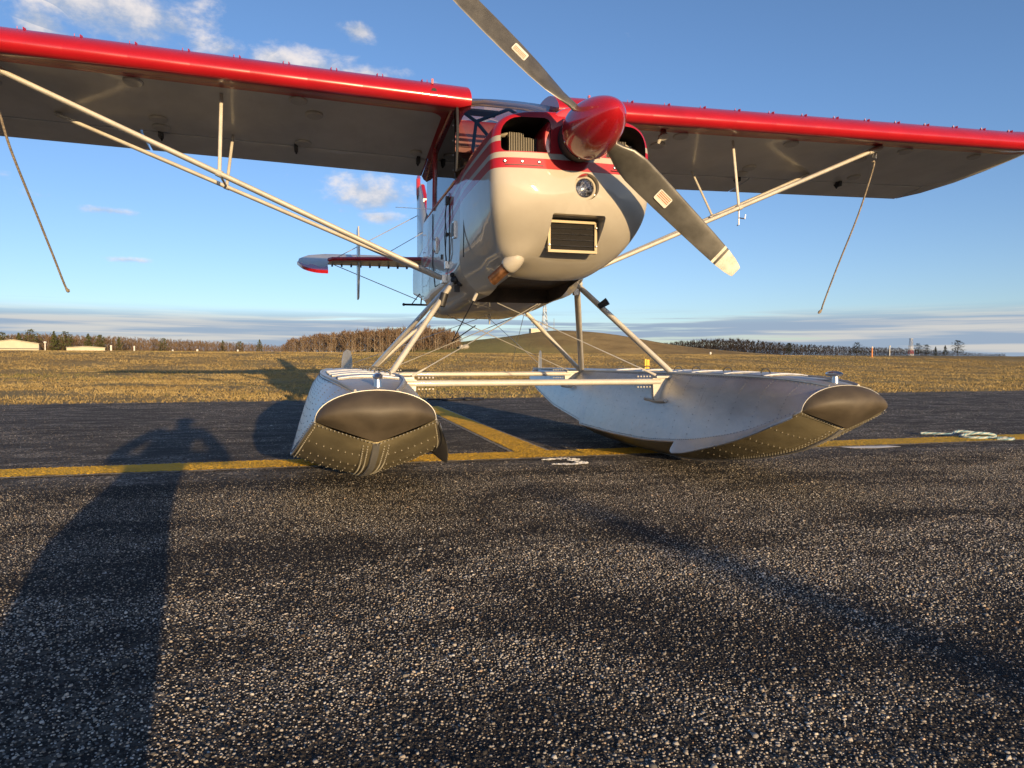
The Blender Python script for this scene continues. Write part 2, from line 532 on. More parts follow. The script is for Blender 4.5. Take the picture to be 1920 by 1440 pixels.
M = dict(
    livery=livery_material(), wing=wing_material(), alu=aluminium_material(), asphalt=asphalt_material(), chips=chipping_material(),
    field=field_material(), hill=hill_material(), glass=glass_material(tint=(0.58, 0.57, 0.56), k=1.8), clear=glass_material('clear_skylight', (0.80, 0.80, 0.80), 0.45), side_glass=glass_material('wing_reflection_glazing', (0.055, 0.042, 0.032), 1.0), decal=decal_material(),  # side glass tint holds the brown reflection of the wing underside
    white=plain('white_paint', WHITE, 0.35, coat=0.4, var=0.06),
    strut=plain('strut_paint', (0.52, 0.49, 0.43), 0.36, coat=0.3, var=0.07, vscale=9),
    red=plain('red_gloss_paint', RED, 0.28, coat=1.0, var=0.05),
    dark=plain('dark_interior', (0.018, 0.017, 0.017), 0.7, var=0.3),
    exit=plain('dark_brown_panel', (0.055, 0.038, 0.026), 0.65, var=0.35, vscale=9),  # mottled dark brown inside the cowl outlet
    rubber=plain('brown_rubber', (0.075, 0.060, 0.042), 0.62, var=0.18, vscale=7, bump=0.15, bscale=30),
    black=plain('black_plastic', (0.016, 0.016, 0.018), 0.5, var=0.25),
    blade=plain('blade_grey', (0.082, 0.079, 0.071), 0.34, var=0.16, vscale=11, spec=0.6),
    blade_tip=plain('blade_tip_white', (0.58, 0.55, 0.47), 0.5, var=0.14, vscale=24),
    copper=plain('heat_blued_steel', (0.42, 0.20, 0.09), 0.38, metal=0.8, var=0.35, vscale=18),
    steel=plain('bare_steel', (0.60, 0.60, 0.60), 0.30, metal=1.0, var=0.10),
    rivet=plain('sunlit_rivets', (0.42, 0.40, 0.34), 0.4, metal=0.2, var=0.05),  # bottom rivets: sun catching them is put into the paler colour
    rivet_shaded=plain('shaded_rivets', (0.30, 0.30, 0.31), 0.5, metal=0.6, var=0.1),  # side rivets: weaker sunlight is put into the darker colour
    alu_bottom=plain('olive_bottom_plate', (0.40, 0.345, 0.215), 0.42, metal=0.55, var=0.14, vscale=5, bump=0.2, bscale=14),  # warm olive tint for the plates below the chine
    chrome=plain('reflector', (0.80, 0.80, 0.82), 0.05, metal=1.0, var=0.02, bump=1.0, bscale=45),
    wire=plain('stainless_wire', (0.62, 0.60, 0.55), 0.35, metal=0.6, var=0.08),
    foam=plain('black_foam', (0.013, 0.011, 0.010), 0.9, var=0.5, vscale=300, bump=1.0, bscale=500),
    gold=plain('filter_frame', (0.27, 0.22, 0.14), 0.5, metal=0.3, var=0.12, vscale=20),
    fins=plain('cylinder_fins', (0.085, 0.078, 0.068), 0.45, metal=0.6, var=0.15),
    engine=plain('engine_grey', (0.33, 0.29, 0.22), 0.5, metal=0.3, var=0.25, vscale=14),
    tan=plain('tan_headliner', (0.40, 0.27, 0.16), 0.7, var=0.12),
    seat=plain('brown_upholstery', (0.09, 0.055, 0.035), 0.8, var=0.2),
    tube=plain('primed_tube', (0.030, 0.036, 0.055), 0.45, var=0.15),
    rope=plain('weathered_rope', (0.30, 0.25, 0.19), 0.9, var=0.3, vscale=90, bump=0.9, bscale=300),
    rope_blue=plain('blue_rope', (0.16, 0.30, 0.36), 0.85, var=0.3, vscale=60),
    rope_white=plain('white_rope', (0.44, 0.47, 0.45), 0.85, var=0.15, vscale=60),
    yellow=paint_material('yellow_road_paint', (0.85, 0.50, 0.035), amount=0.10),
    pale=paint_material('old_pale_paint', (0.40, 0.36, 0.28), amount=0.6),
    white_road=paint_material('white_road_paint', (0.90, 0.89, 0.85), amount=-0.60),
    yellow_post=plain('yellow_plastic', (0.70, 0.42, 0.02), 0.5, var=0.1),
    orange=plain('orange_paint', (0.62, 0.22, 0.06), 0.6, var=0.1),
    mast_white=plain('mast_white', (0.68, 0.66, 0.62), 0.6, var=0.1),
    mast_red=plain('mast_red', (0.36, 0.04, 0.03), 0.6, var=0.1),
    galv=plain('galvanised', (0.34, 0.35, 0.36), 0.5, metal=0.5, var=0.1),
    cladding=plain('pale_cladding', (0.46, 0.43, 0.33), 0.6, var=0.05, vscale=0.6),
    cladding_blue=plain('grey_cladding', (0.28, 0.31, 0.40), 0.6, var=0.06),
    door_line=plain('dark_trim', (0.09, 0.085, 0.075), 0.7, var=0.1),
    stone=plain('field_stone', (0.38, 0.35, 0.30), 0.9, var=0.2),
    grass=leaf_material('dry_grass_blades', (0.25, 0.180, 0.075), (0.40, 0.305, 0.140), 0.7),
    grass_green=leaf_material('green_grass_blades', (0.12, 0.125, 0.04), (0.22, 0.20, 0.07), 1.2),
    twig=leaf_material('bare_twigs', (0.115, 0.072, 0.044), (0.22, 0.145, 0.092), 0.12),
    twig_far=leaf_material('distant_twigs', (0.12, 0.080, 0.052), (0.21, 0.150, 0.098), 0.08),
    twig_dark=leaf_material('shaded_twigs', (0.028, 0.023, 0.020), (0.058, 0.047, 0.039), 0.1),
    bark=leaf_material('pale_bark', (0.16, 0.12, 0.085), (0.34, 0.28, 0.21), 0.2),
    pine=leaf_material('pine_needles', (0.045, 0.055, 0.020), (0.11, 0.12, 0.045), 0.4),
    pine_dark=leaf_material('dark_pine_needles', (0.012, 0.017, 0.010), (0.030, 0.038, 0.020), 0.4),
    cloth=plain('dark_jacket', (0.05, 0.06, 0.09), 0.9, var=0.2),
    skin=plain('skin', (0.45, 0.27, 0.19), 0.6, var=0.08),
)

# ------------------------------------------------------------------ mesh helpers


class MB:
    def __init__(self):
        self.v, self.f, self.mi, self.cur = [], [], [], 0

    def mat(self, i):
        self.cur = i
        return self

    def add(self, vs_, fs_):
        o = len(self.v)
        self.v.extend([tuple(p) for p in vs_])
        for f in fs_:
            self.f.append(tuple(i + o for i in f))
            self.mi.append(self.cur)
        return self

    def grid(self, rows, closed=False, cap0=False, cap1=False):
        n = len(rows[0])
        vs_ = [p for r in rows for p in r]
        fs_ = []
        for i in range(len(rows) - 1):
            for j in range(n if closed else n - 1):
                k = (j + 1) % n
                fs_.append((i * n + j, i * n + k, (i + 1) * n + k, (i + 1) * n + j))
        if cap0:
            fs_.append(tuple(reversed(range(n))))
        if cap1:
            fs_.append(tuple((len(rows) - 1) * n + j for j in range(n)))
        return self.add(vs_, fs_)

    def tube(self, pts, r, n=10, flat=1.0, axis=None, cap=True):
        """round or streamlined tube through points; flat < 1 squeezes it across `axis`"""
        pts = [Vector(p) for p in pts]
        rr = r if isinstance(r, (list, tuple)) else [r] * len(pts)
        rows = []
        prev = None
        for i, p in enumerate(pts):
            a = pts[max(i - 1, 0)]
            b = pts[min(i + 1, len(pts) - 1)]
            d = (b - a).normalized()
            if axis is not None:
                s = d.cross(Vector(axis)).normalized()
            elif prev is not None:
                s = (prev - d * prev.dot(d)).normalized()
            else:
                s = d.cross(Vector((0, 0, 1)) if abs(d.z) < 0.9 else Vector((0, 1, 0))).normalized()
            prev = s
            t = s.cross(d)
            rows.append([p + s * (rr[i] * flat * math.cos(2 * math.pi * k / n)) + t * (rr[i] * math.sin(2 * math.pi * k / n))
                         for k in range(n)])
        return self.grid(rows, True, cap, cap)

    def box(self, c, s, rot=None):
        c = Vector(c)
        vs_ = []
        for z in (-1, 1):
            for y in (-1, 1):
                for x in (-1, 1):
                    p = Vector((x * s[0] / 2, y * s[1] / 2, z * s[2] / 2))
                    if rot is not None:
                        p = rot @ p
                    vs_.append(c + p)
        return self.add(vs_, [(0, 2, 3, 1), (4, 5, 7, 6), (0, 1, 5, 4), (2, 6, 7, 3), (0, 4, 6, 2), (1, 3, 7, 5)])

    def prism(self, poly, d):
        """closed polygon (list of 3D points) pushed along vector d"""
        d = Vector(d)
        n = len(poly)
        a = [Vector(p) for p in poly]
        b = [p + d for p in a]
        fs_ = [tuple(reversed(range(n))), tuple(range(n, 2 * n))]
        fs_ += [(i, (i + 1) % n, n + (i + 1) % n, n + i) for i in range(n)]
        return self.add(a + b, fs_)

    def lathe(self, prof, o, axis, n=32, cap0=False, cap1=False):
        """profile of (distance along axis, radius)"""
        ax = Vector(axis).normalized()
        s = ax.cross(Vector((0, 0, 1)) if abs(ax.z) < 0.9 else Vector((1, 0, 0))).normalized()
        t = ax.cross(s)
        o = Vector(o)
        rows = [[o + ax * a + s * (r * math.cos(2 * math.pi * k / n)) + t * (r * math.sin(2 * math.pi * k / n)) for k in range(n)]
                for a, r in prof]
        return self.grid(rows, True, cap0, cap1)

    def ball(self, c, r, n=10):
        c = Vector(c)
        r = Vector(r) if isinstance(r, (tuple, list, Vector)) else Vector((r, r, r))
        rows = []
        for i in range(n + 1):
            th = math.pi * min(max(i / n, 0.004), 0.996)
            rows.append([c + Vector((r.x * math.sin(th) * math.cos(2 * math.pi * k / (2 * n)),
                                     r.y * math.sin(th) * math.sin(2 * math.pi * k / (2 * n)), r.z * math.cos(th)))
                         for k in range(2 * n)])
        return self.grid(rows, True, True, True)

    def mesh(self, name, mats, sharp=35, recalc=True):
        me = bpy.data.meshes.new(name)
        me.from_pydata(self.v, [], self.f)
        for mt in mats:
            me.materials.append(mt)
        if len(mats) > 1:
            me.polygons.foreach_set('material_index', self.mi)
        if recalc:
            bm = bmesh.new()
            bm.from_mesh(me)
            bmesh.ops.recalc_face_normals(bm, faces=bm.faces)
            bm.to_mesh(me)
            bm.free()
        if sharp:
            me.polygons.foreach_set('use_smooth', [True] * len(me.polygons))
            me.set_sharp_from_angle(angle=R(sharp))
        me.update()
        return me

    def build(self, name, mats, parent=None, sharp=35, recalc=True):
        if not isinstance(mats, (list, tuple)):
            mats = [mats]
        o = bpy.data.objects.new(name, self.mesh(name, mats, sharp, recalc))
        col.objects.link(o)
        if parent is not None:
            o.parent = parent
        return o


def tag(o, label=None, cat=None, group=None, kind=None):
    for k, v in (('label', label), ('category', cat), ('group', group), ('kind', kind)):
        if v:
            o[k] = v
    return o


def empty(name, loc=(0, 0, 0)):
    e = bpy.data.objects.new(name, None)
    e.location = loc
    e.empty_display_size = 0.1
    col.objects.link(e)
    return e


def crom(pts, sub, closed=False):
    """Catmull-Rom through the points (Vectors)"""
    P = [Vector(p) for p in pts]
    n = len(P)
    out = []
    for i in range(n if closed else n - 1):
        p0 = P[i - 1] if (closed or i > 0) else P[0]
        p1, p2 = P[i], P[(i + 1) % n]
        p3 = P[(i + 2) % n] if (closed or i + 2 < n) else P[-1]
        for k in range(sub):
            t = k / sub
            out.append(0.5 * ((2 * p1) + (p2 - p0) * t + (2 * p0 - 5 * p1 + 4 * p2 - p3) * t * t + (3 * p1 - p0 - 3 * p2 + p3) * t ** 3))
    if not closed:
        out.append(P[-1])
    return out


def boolean(obj, cutters):
    for c in cutters:
        md = obj.modifiers.new('cut', 'BOOLEAN')
        md.operation = 'DIFFERENCE'
        md.solver = 'EXACT'
        md.material_mode = 'TRANSFER'
        md.object = c
    dg = bpy.context.evaluated_depsgraph_get()
    dg.update()
    me = bpy.data.meshes.new_from_object(obj.evaluated_get(dg))
    obj.modifiers.clear()
    obj.data = me
    me.polygons.foreach_set('use_smooth', [True] * len(me.polygons))
    me.set_sharp_from_angle(angle=R(32))
    for c in cutters:
        bpy.data.objects.remove(c)


# ------------------------------------------------------------------ setting: ground


def terrain_h(x, y):
    """level verge, then a bank up to a crest that is a little higher on the left"""
    yy = -np.asarray(y, float)
    crest = 0.84 + np.clip((np.asarray(x, float) + 6) / 30.0, -1, 1) * 0.08
    low = np.interp(yy, [6.7, 7.6, 11, 14, 17.5, 20, 22], [-0.012, 0.015, 0.07, 0.13, 0.23, 0.42, 0.60])
    up = np.clip((yy - 22) / 8.0, 0, 1)
    return low + (crest - 0.60) * up * (2 - up)


def build_ground():
    g = MB()
    S = 5000
    g.add([(-S, -S, -0.06), (S, -S, -0.06), (S, S, -0.06), (-S, S, -0.06)], [(0, 1, 2, 3)])
    tag(g.build('ground', M['field'], sharp=0), kind='structure')
    a = MB()
    a.add([(-70, -6.72, 0), (70, -6.72, 0), (70, 60, 0), (-70, 60, 0)], [(0, 1, 2, 3)])
    tag(a.build('asphalt_apron', M['asphalt'], sharp=0), kind='structure')
    # grass rising to a low crest, then level away to the trees
    ys = np.concatenate([np.linspace(-6.70, -34, 74), [-45, -70, -120, -250, -600, -1500, -4000]])
    xs = np.concatenate([[-3000, -900, -300, -120], np.linspace(-60, 40, 101), [80, 200, 700, 3000]])
    XX, YY = np.meshgrid(xs, ys)
    ZZ = terrain_h(XX, YY)
    bumps = np.sin(XX * 1.7 + YY * .6) * np.sin(YY * 1.3 - XX * .4) * 0.014 + RNG.normal(0, 0.008, XX.shape)
    ZZ = ZZ + np.where((-YY > 7.2) & (-YY < 40), bumps, 0)
    n = len(xs)
    vs_ = np.stack([XX, YY, ZZ], -1).reshape(-1, 3)
    fs_ = [(i * n + j, i * n + j + 1, (i + 1) * n + j + 1, (i + 1) * n + j) for i in range(len(ys) - 1) for j in range(n - 1)]
    f = MB()
    f.add(vs_.tolist(), fs_)
    tag(f.build('grass_field', M['field'], sharp=60), kind='structure')


build_ground()


def raw_mesh(name, V, F, mat_):
    """triangles from numpy arrays"""
    me = bpy.data.meshes.new(name)
    me.vertices.add(len(V))
    me.vertices.foreach_set('co', np.ascontiguousarray(V, dtype=np.float32).ravel())
    nt = len(F)
    me.loops.add(nt * 3)
    me.loops.foreach_set('vertex_index', np.ascontiguousarray(F, dtype=np.int32).ravel())
    me.polygons.add(nt)
    me.polygons.foreach_set('loop_start', np.arange(0, nt * 3, 3, dtype=np.int32))
    me.polygons.foreach_set('loop_total', np.full(nt, 3, dtype=np.int32))
    me.update()
    me.materials.append(mat_)
    o = bpy.data.objects.new(name, me)
    col.objects.link(o)
    return o


def strip(name, x0, x1, y0, y1, z, mat_, jag=0.0, seed=1, cell=None, rough=0.0022):
    """painted marking with slightly ragged edges; the film follows the coarse chippings under it"""
    rng = np.random.default_rng(seed)
    cell = cell or 0.05
    long_x = (x1 - x0) > (y1 - y0)
    L, Wd = (x1 - x0, y1 - y0) if long_x else (y1 - y0, x1 - x0)
    n, m_ = int(L / cell) + 1, max(1, int(Wd / cell))
    t = np.linspace(0, 1, n + 1)
    w = np.linspace(0, 1, m_ + 1)
    TT, WW = np.meshgrid(t, w)
    e0, e1 = rng.uniform(-jag, jag, n + 1), rng.uniform(-jag, jag, n + 1)
    a = TT * L
    c = WW * (Wd + e1 - e0)[None, :] + e0[None, :]
    zz = z + (rng.uniform(0, 1, TT.shape) * rough if m_ > 2 else 0 * TT)
    X = (x0 + a) if long_x else (x0 + c)
    Y = (y0 + c) if long_x else (y0 + a)
    V = np.stack([X, Y, zz], -1).reshape(-1, 3)
    q = (np.arange(m_)[:, None] * (n + 1) + np.arange(n)[None, :]).ravel()
    F = np.concatenate([np.stack([q, q + 1, q + n + 2], -1), np.stack([q, q + n + 2, q + n + 1], -1)])
    o = raw_mesh(name, V, F, mat_)
    return tag(o, kind='structure')


strip('pavement_line_border', -14, 12, -0.545, -0.205, 0.003, M['pale'], 0.006, 2)
strip('pavement_line', -4.9, 3.2, -0.518, -0.232, 0.005, M['yellow'], 0.004, 3, 0.0065, 0.0050)
strip('pavement_line', -14, -4.9, -0.518, -0.232, 0.006, M['yellow'], 0.004, 6)
strip('pavement_line', 3.2, 12, -0.518, -0.232, 0.006, M['yellow'], 0.004, 7)
strip('pavement_lead_line_border', -0.315, -0.035, -5.05, -0.545, 0.003, M['pale'], 0.006, 4)
strip('pavement_lead_line', -0.288, -0.062, -5.0, -0.518, 0.005, M['yellow'], 0.004, 5, 0.0085, 0.0060)


def ground_numeral(x, y, w, h, part=1.0):
    """stencilled figure 3, its top away from the camera"""
    b = MB()
    th = 0.062

    def arc(cy, a0, a1, ry):
        rows = []
        for k in range(41):
            a = a0 + (a1 - a0) * k / 40
            o = Vector((x - w * 0.5 * math.sin(a), y + cy - ry * math.cos(a), 0.005))
            i = Vector((x - (w * 0.5 - th * 0.75) * math.sin(a), y + cy - (ry - th) * math.cos(a), 0.005))
            rows.append([o.lerp(i, q / 8) + Vector((0, 0, random.uniform(0, .005))) for q in range(9)])
        b.grid(rows)
    arc(-h * 0.25 + .012, -1.25, 2.75, h * 0.25)
    arc(h * 0.25 - .012, 0.55, 4.40, h * 0.25)
    return b


tag(ground_numeral(-0.235, -0.020, 0.25, 0.32).build('pavement_numeral', M['white_road'], sharp=0), kind='structure')
pw = MB()
pw.prism([(-2.36, -.20, .0045), (-2.75, -.18, .0045), (-2.80, -.11, .0045), (-2.55, -.08, .0045), (-2.40, -.12, .0045)], (0, 0, .0005))
tag(pw.build('pavement_paint_patch', M['white_road'], sharp=0), kind='structure')


def build_chippings():
    """fine stone chippings standing a little proud of the worn asphalt"""
    VV, FF, base = [], [], 0
    for (y0, y1, cell, k, dens) in ((1.75, 3.35, 0.0068, 5, 0.90), (-0.10, 1.75, 0.0078, 3, 0.92)):
        XX, YY = np.meshgrid(np.arange(-5.4, 3.2, cell), np.arange(y0, y1, cell))
        x = (XX + RNG.uniform(-.5, .5, XX.shape) * cell).ravel()
        y = (YY + RNG.uniform(-.5, .5, YY.shape) * cell).ravel()
        # only where the apron in front of the floats can be seen
        dx, dy = x - CAM.x, y - CAM.y
        dep = dx * AX[2].x + dy * AX[2].y
        lat = dx * AX[0].x + dy * AX[0].y
        keep = (np.abs(lat) < dep * 0.86 + 0.12) & (dep > 0.80)
        fade = np.clip((y + 0.10 + 0.10 * np.sin(x * 5.1) * np.sin(x * 2.3 + 1)) / 0.70, 0, 1)
        patch = 0.86 + 0.14 * np.sin(x * 3.3 + np.sin(y * 2.1) * 2) * np.sin(y * 2.7 + x * 1.1)
        keep &= RNG.random(len(x)) < fade * dens * patch
        x, y = x[keep], y[keep]
        n = len(x)
        ang = np.linspace(0, 2 * np.pi, k, endpoint=False)[None, :] + RNG.uniform(-.4, .4, (n, k)) + RNG.uniform(0, 6.28, (n, 1))
        size = np.minimum(0.0017 + RNG.gamma(2.2, 0.00062, n), 0.0085)
        asp = RNG.uniform(.55, 1.0, (n, 1))
        rot = RNG.uniform(0, np.pi, (n, 1))
        rad = size[:, None] * RNG.uniform(.8, 1.15, (n, k))
        px_, py_ = np.cos(ang) * rad, np.sin(ang) * rad * asp
        rx = px_ * np.cos(rot) - py_ * np.sin(rot)
        ry = px_ * np.sin(rot) + py_ * np.cos(rot)
        h = size * RNG.uniform(.08, .58, n)
        tx, ty = RNG.normal(0, .15, n), RNG.normal(0.03, .15, n)
        V = np.zeros((n, k * 2, 3))
        V[:, :k, 0] = x[:, None] + rx
        V[:, :k, 1] = y[:, None] + ry
        V[:, :k, 2] = -0.0016
        top = RNG.uniform(.5, .75, (n, 1))
        V[:, k:, 0] = x[:, None] + rx * top
        V[:, k:, 1] = y[:, None] + ry * top
        V[:, k:, 2] = h[:, None] + rx * top * tx[:, None] + ry * top * ty[:, None]
        F = []
        for i in range(k):
            j = (i + 1) % k
            F += [[i, j, k + j], [i, k + j, k + i]]
        for i in range(1, k - 1):
            F.append([k, k + i, k + i + 1])
        FF.append((np.arange(n)[:, None, None] * (2 * k) + np.array(F)[None]).reshape(-1, 3) + base)
        VV.append(V.reshape(-1, 3))
        base += n * 2 * k
    # sparse worn stones showing through the sealed surface towards the grass
    n = 210000
    x = RNG.uniform(-15, 6.5, n)
    y = RNG.uniform(-6.68, 0.25, n)
    dx, dy = x - CAM.x, y - CAM.y
    dep = dx * AX[2].x + dy * AX[2].y
    lat = dx * AX[0].x + dy * AX[0].y
    worn = np.sin(x * .9 + 2 * np.sin(y * .7)) * np.sin(y * 2.6 + np.sin(x * .5) * 2) + .5 * np.sin(x * 2.7 + y) + .5 * np.sin(y * 7.1 + np.sin(x * 1.3) * 2)
    keep = (np.abs(lat) < dep * 0.90 + .2) & (worn + RNG.normal(0, .55, n) > 0.05)
    x, y = x[keep], y[keep]
    n = len(x)
    k = 3
    size = 0.003 + RNG.gamma(2.0, 0.0013, n)
    ang = np.linspace(0, 2 * np.pi, k, endpoint=False)[None, :] + RNG.uniform(0, 6.28, (n, 1))
    V = np.zeros((n, 4, 3))
    V[:, :3, 0] = x[:, None] + np.cos(ang) * size[:, None]
    V[:, :3, 1] = y[:, None] + np.sin(ang) * size[:, None]
    V[:, :3, 2] = -0.001
    V[:, 3, 0] = x
    V[:, 3, 1] = y
    V[:, 3, 2] = size * RNG.uniform(.15, .55, n)
    FF.append((np.arange(n)[:, None, None] * 4 + np.array([[0, 1, 3], [1, 2, 3], [2, 0, 3]])[None]).reshape(-1, 3) + base)
    VV.append(V.reshape(-1, 3))
    FF = np.concatenate(FF)
    o = raw_mesh('asphalt_chippings', np.concatenate(VV), FF, M['chips'])
    tag(o, 'pale and dark stone chippings set in the worn asphalt', 'gravel', kind='stuff')



build_chippings()


def build_grass():
    """short dry turf in tufts on the slope"""
    N = 200000
    k = RNG.random(N)
    dist = 8.5 + (32 - 8.5) * k ** 0.9                              # along the view
    az = RNG.uniform(-1.08, 0.58, N)
    x = CAM.x + np.sin(az) * dist * 1.22
    y = CAM.y - np.cos(az) * dist * 1.22
    patch = np.sin(x * 2.3 + 1) * np.sin(y * 2.9 + x) * .4 + RNG.normal(0, .6, N)
    keep = (y < -6.80 - RNG.random(N) ** 3 * 0.5) & (y > -33) & (patch > -1.0)
    x, y = x[keep], y[keep]
    n = len(x)
    z = terrain_h(x, y) - 0.01
    for gi, (nm, mat_, lab) in enumerate((('dry_grass', M['grass'], 'dry golden winter grass on the low bank behind the apron'),
                                          ('green_grass', M['grass_green'], 'greener short grass mixed into the dry bank'))):
        grn = (np.sin(x * .35 + 2) * np.sin(y * .5) + RNG.normal(0, .5, n)) > 1.05
        s = grn if gi else ~grn
        X, Y, Z = x[s], y[s], z[s]
        c = len(X)
        V, F = [], []
        for b in range(3):
            h = RNG.gamma(4, 0.0048, c) + 0.010
            w = RNG.uniform(.006, .014, c)
            a = RNG.uniform(0, math.pi, c)
            lx, ly = RNG.normal(0, .030, c), RNG.normal(-.004, .028, c)
            bx, by = X + RNG.normal(0, .03, c), Y + RNG.normal(0, .03, c)
            p = np.stack([np.stack([bx - np.cos(a) * w, by - np.sin(a) * w, Z], -1),
                          np.stack([bx + np.cos(a) * w, by + np.sin(a) * w, Z], -1),
                          np.stack([bx + lx, by + ly, Z + h], -1)], 1)
            V.append(p.reshape(-1, 3))
        V = np.concatenate(V)
        me = bpy.data.meshes.new(nm)
        nt = len(V) // 3
        me.vertices.add(len(V))
        me.vertices.foreach_set('co', V.ravel())
        me.loops.add(len(V))
        me.loops.foreach_set('vertex_index', np.arange(len(V)))
        me.polygons.add(nt)
        me.polygons.foreach_set('loop_start', np.arange(0, len(V), 3))
        me.polygons.foreach_set('loop_total', np.full(nt, 3))
        me.update()
        me.validate()
        me.materials.append(mat_)
        o = bpy.data.objects.new(nm, me)
        col.objects.link(o)
        tag(o, lab, 'grass', kind='stuff')


build_grass()


def build_hill():
    # mound on the skyline: profile of heights across the line of sight, rounded off in depth
    px = [560, 700, 780, 850, 900, 950, 1000, 1040, 1100, 1150, 1200, 1250, 1300, 1400, 1500, 1600]
    py = [668, 656, 650, 643, 637, 632, 624, 619.5, 622, 627, 636, 645, 652, 661, 668, 670]
    D = 260.0
    prof = []
    for a, b in zip(px, py):
        az, el = az_el(a, b)
        prof.append((az, max(0.0, D * math.tan(el) + CAM.z)))
    azs = np.linspace(prof[0][0], prof[-1][0], 160)
    pa = np.array(prof)
    o_ = np.argsort(pa[:, 0])
    hs = np.interp(azs, pa[o_, 0], pa[o_, 1])
    hs = np.convolve(np.pad(hs, 4, mode='edge'), np.ones(9) / 9, mode='valid')
    vs_ = np.linspace(-75, 75, 60)
    rows = []
    for v in vs_:
        rr = D + v
        fall = math.cos(max(-1, min(1, v / 75)) * math.pi / 2) ** 1.3
        rows.append([(CAM.x + math.sin(a) * rr, CAM.y - math.cos(a) * rr,
                      0.3 + (h - 0.3) * fall + random.uniform(-.05, .05)) for a, h in zip(azs, hs)])
    b = MB()
    b.grid(rows)
    tag(b.build('hill', M['hill'], sharp=80), kind='structure')


build_hill()

# ------------------------------------------------------------------ setting: trees


def bare_tree(h, rng, twigs=70, spread=0.20, first=0.10):
    """trunk, limbs and loose twigs as raw triangles; returns vertex and face lists and material index per face"""
    V, F, K = [], [], []

    def stick(p, q, r0, r1, k):
        d = (q - p).normalized()
        s = d.cross(Vector((0.3, 1, 0.1))).normalized()
        t = s.cross(d)
        o = len(V)
        for i in range(3):
            a = 2.094 * i
            V.append(p + (s * math.cos(a) + t * math.sin(a)) * r0)
        for i in range(3):
            a = 2.094 * i
            V.append(q + (s * math.cos(a) + t * math.sin(a)) * r1)
        for i in range(3):
            F.append((o + i, o + (i + 1) % 3, o + 3 + (i + 1) % 3, o + 3 + i))
            K.append(k)
    top = Vector((rng.uniform(-.04, .04) * h, rng.uniform(-.04, .04) * h, h * 0.9))
    stick(Vector((0, 0, -0.5)), top, h * 0.011, h * 0.004, 0)
    ends = []
    for i in range(11):
        t = rng.uniform(first, 0.95)
        p = top * t
        a = rng.uniform(0, 6.28)
        l = h * spread * (1.15 - t) * rng.uniform(0.7, 1.3) + h * 0.06
        q = p + Vector((math.cos(a) * l * 0.75, math.sin(a) * l * 0.75, l * rng.uniform(0.7, 1.3)))
        q.z = min(q.z, h)
        stick(p, q, h * 0.0045, h * 0.0016, 0)
        ends.append((p, q))
    for i in range(twigs):
        p, q = rng.choice(ends)
        s = p.lerp(q, rng.uniform(0.25, 1.0))
        a = rng.uniform(0, 6.28)
        l = h * rng.uniform(0.05, 0.12)
        e = s + Vector((math.cos(a) * l * 0.7, math.sin(a) * l * 0.7, l * rng.uniform(0.3, 1.2)))
        w = Vector((math.sin(a), -math.cos(a), 0.2)) * (h * rng.uniform(0.005, 0.011))
        o = len(V)
        V.extend([s - w, s + w, e])
        F.append((o, o + 1, o + 2))
        K.append(1)
    return V, F, K


def wood(name, label, px0, px1, tops, dist, depth, count, mats, base_z=0.8, twigs=70, seed=3, lift=0.0):
    """a far stand of bare trees read as one mass; the tree tops follow the skyline it makes"""
    rng = random.Random(seed)
    protos = [bare_tree(1.0, rng, twigs) for _ in range(9)]
    b = MB()
    tx, ty = zip(*tops)
    for i in range(count):
        px = px0 + (px1 - px0) * (i + rng.random()) / count
        d = dist + depth * rng.random() ** 1.2
        el = az_el(px, float(np.interp(px, tx, ty)))[1]
        h = d * math.tan(el) + CAM.z - base_z
        h = max(2.0, h * rng.uniform(0.84, 1.03))
        p = far(px, d, base_z)
        a = rng.uniform(0, 6.28)
        ca, sa = math.cos(a), math.sin(a)
        V, F, K = rng.choice(protos)
        wd = rng.uniform(0.8, 1.25)
        o = len(b.v)
        b.v.extend([(p.x + (q.x * ca - q.y * sa) * h * wd, p.y + (q.x * sa + q.y * ca) * h * wd, p.z + q.z * h) for q in V])
        b.f.extend([tuple(k + o for k in f) for f in F])
        b.mi.extend(K)
    return tag(b.build(name, mats, sharp=0, recalc=False), label, 'woodland', kind='stuff')


wood('bare_birch_wood', 'tall bare brown trees standing to the left of the hill', 528, 862,
     [(528, 648), (545, 634), (575, 626), (620, 622), (660, 617), (720, 613), (780, 609), (830, 611), (862, 622)], 215, 45, 620,
     [M['bark'], M['twig']], twigs=75, seed=4)
wood('mixed_far_wood', 'low brown leafless wood behind the pale hangars', -60, 545,
     [(-60, 624), (0, 626), (60, 622), (130, 625), (200, 628), (300, 633), (400, 638), (480, 643), (545, 648)], 380, 120, 800,
     [M['twig_far'], M['twig_far']], twigs=95, seed=5)
wood('shaded_far_wood', 'long dark leafless wood along the right skyline', 1215, 1885,
     [(1215, 645), (1260, 639), (1320, 634), (1390, 633), (1440, 639), (1500, 644), (1580, 648), (1680, 651), (1760, 655), (1830, 661), (1885, 667)],
     330, 90, 900, [M['twig_dark'], M['twig_dark']], twigs=90, seed=6)


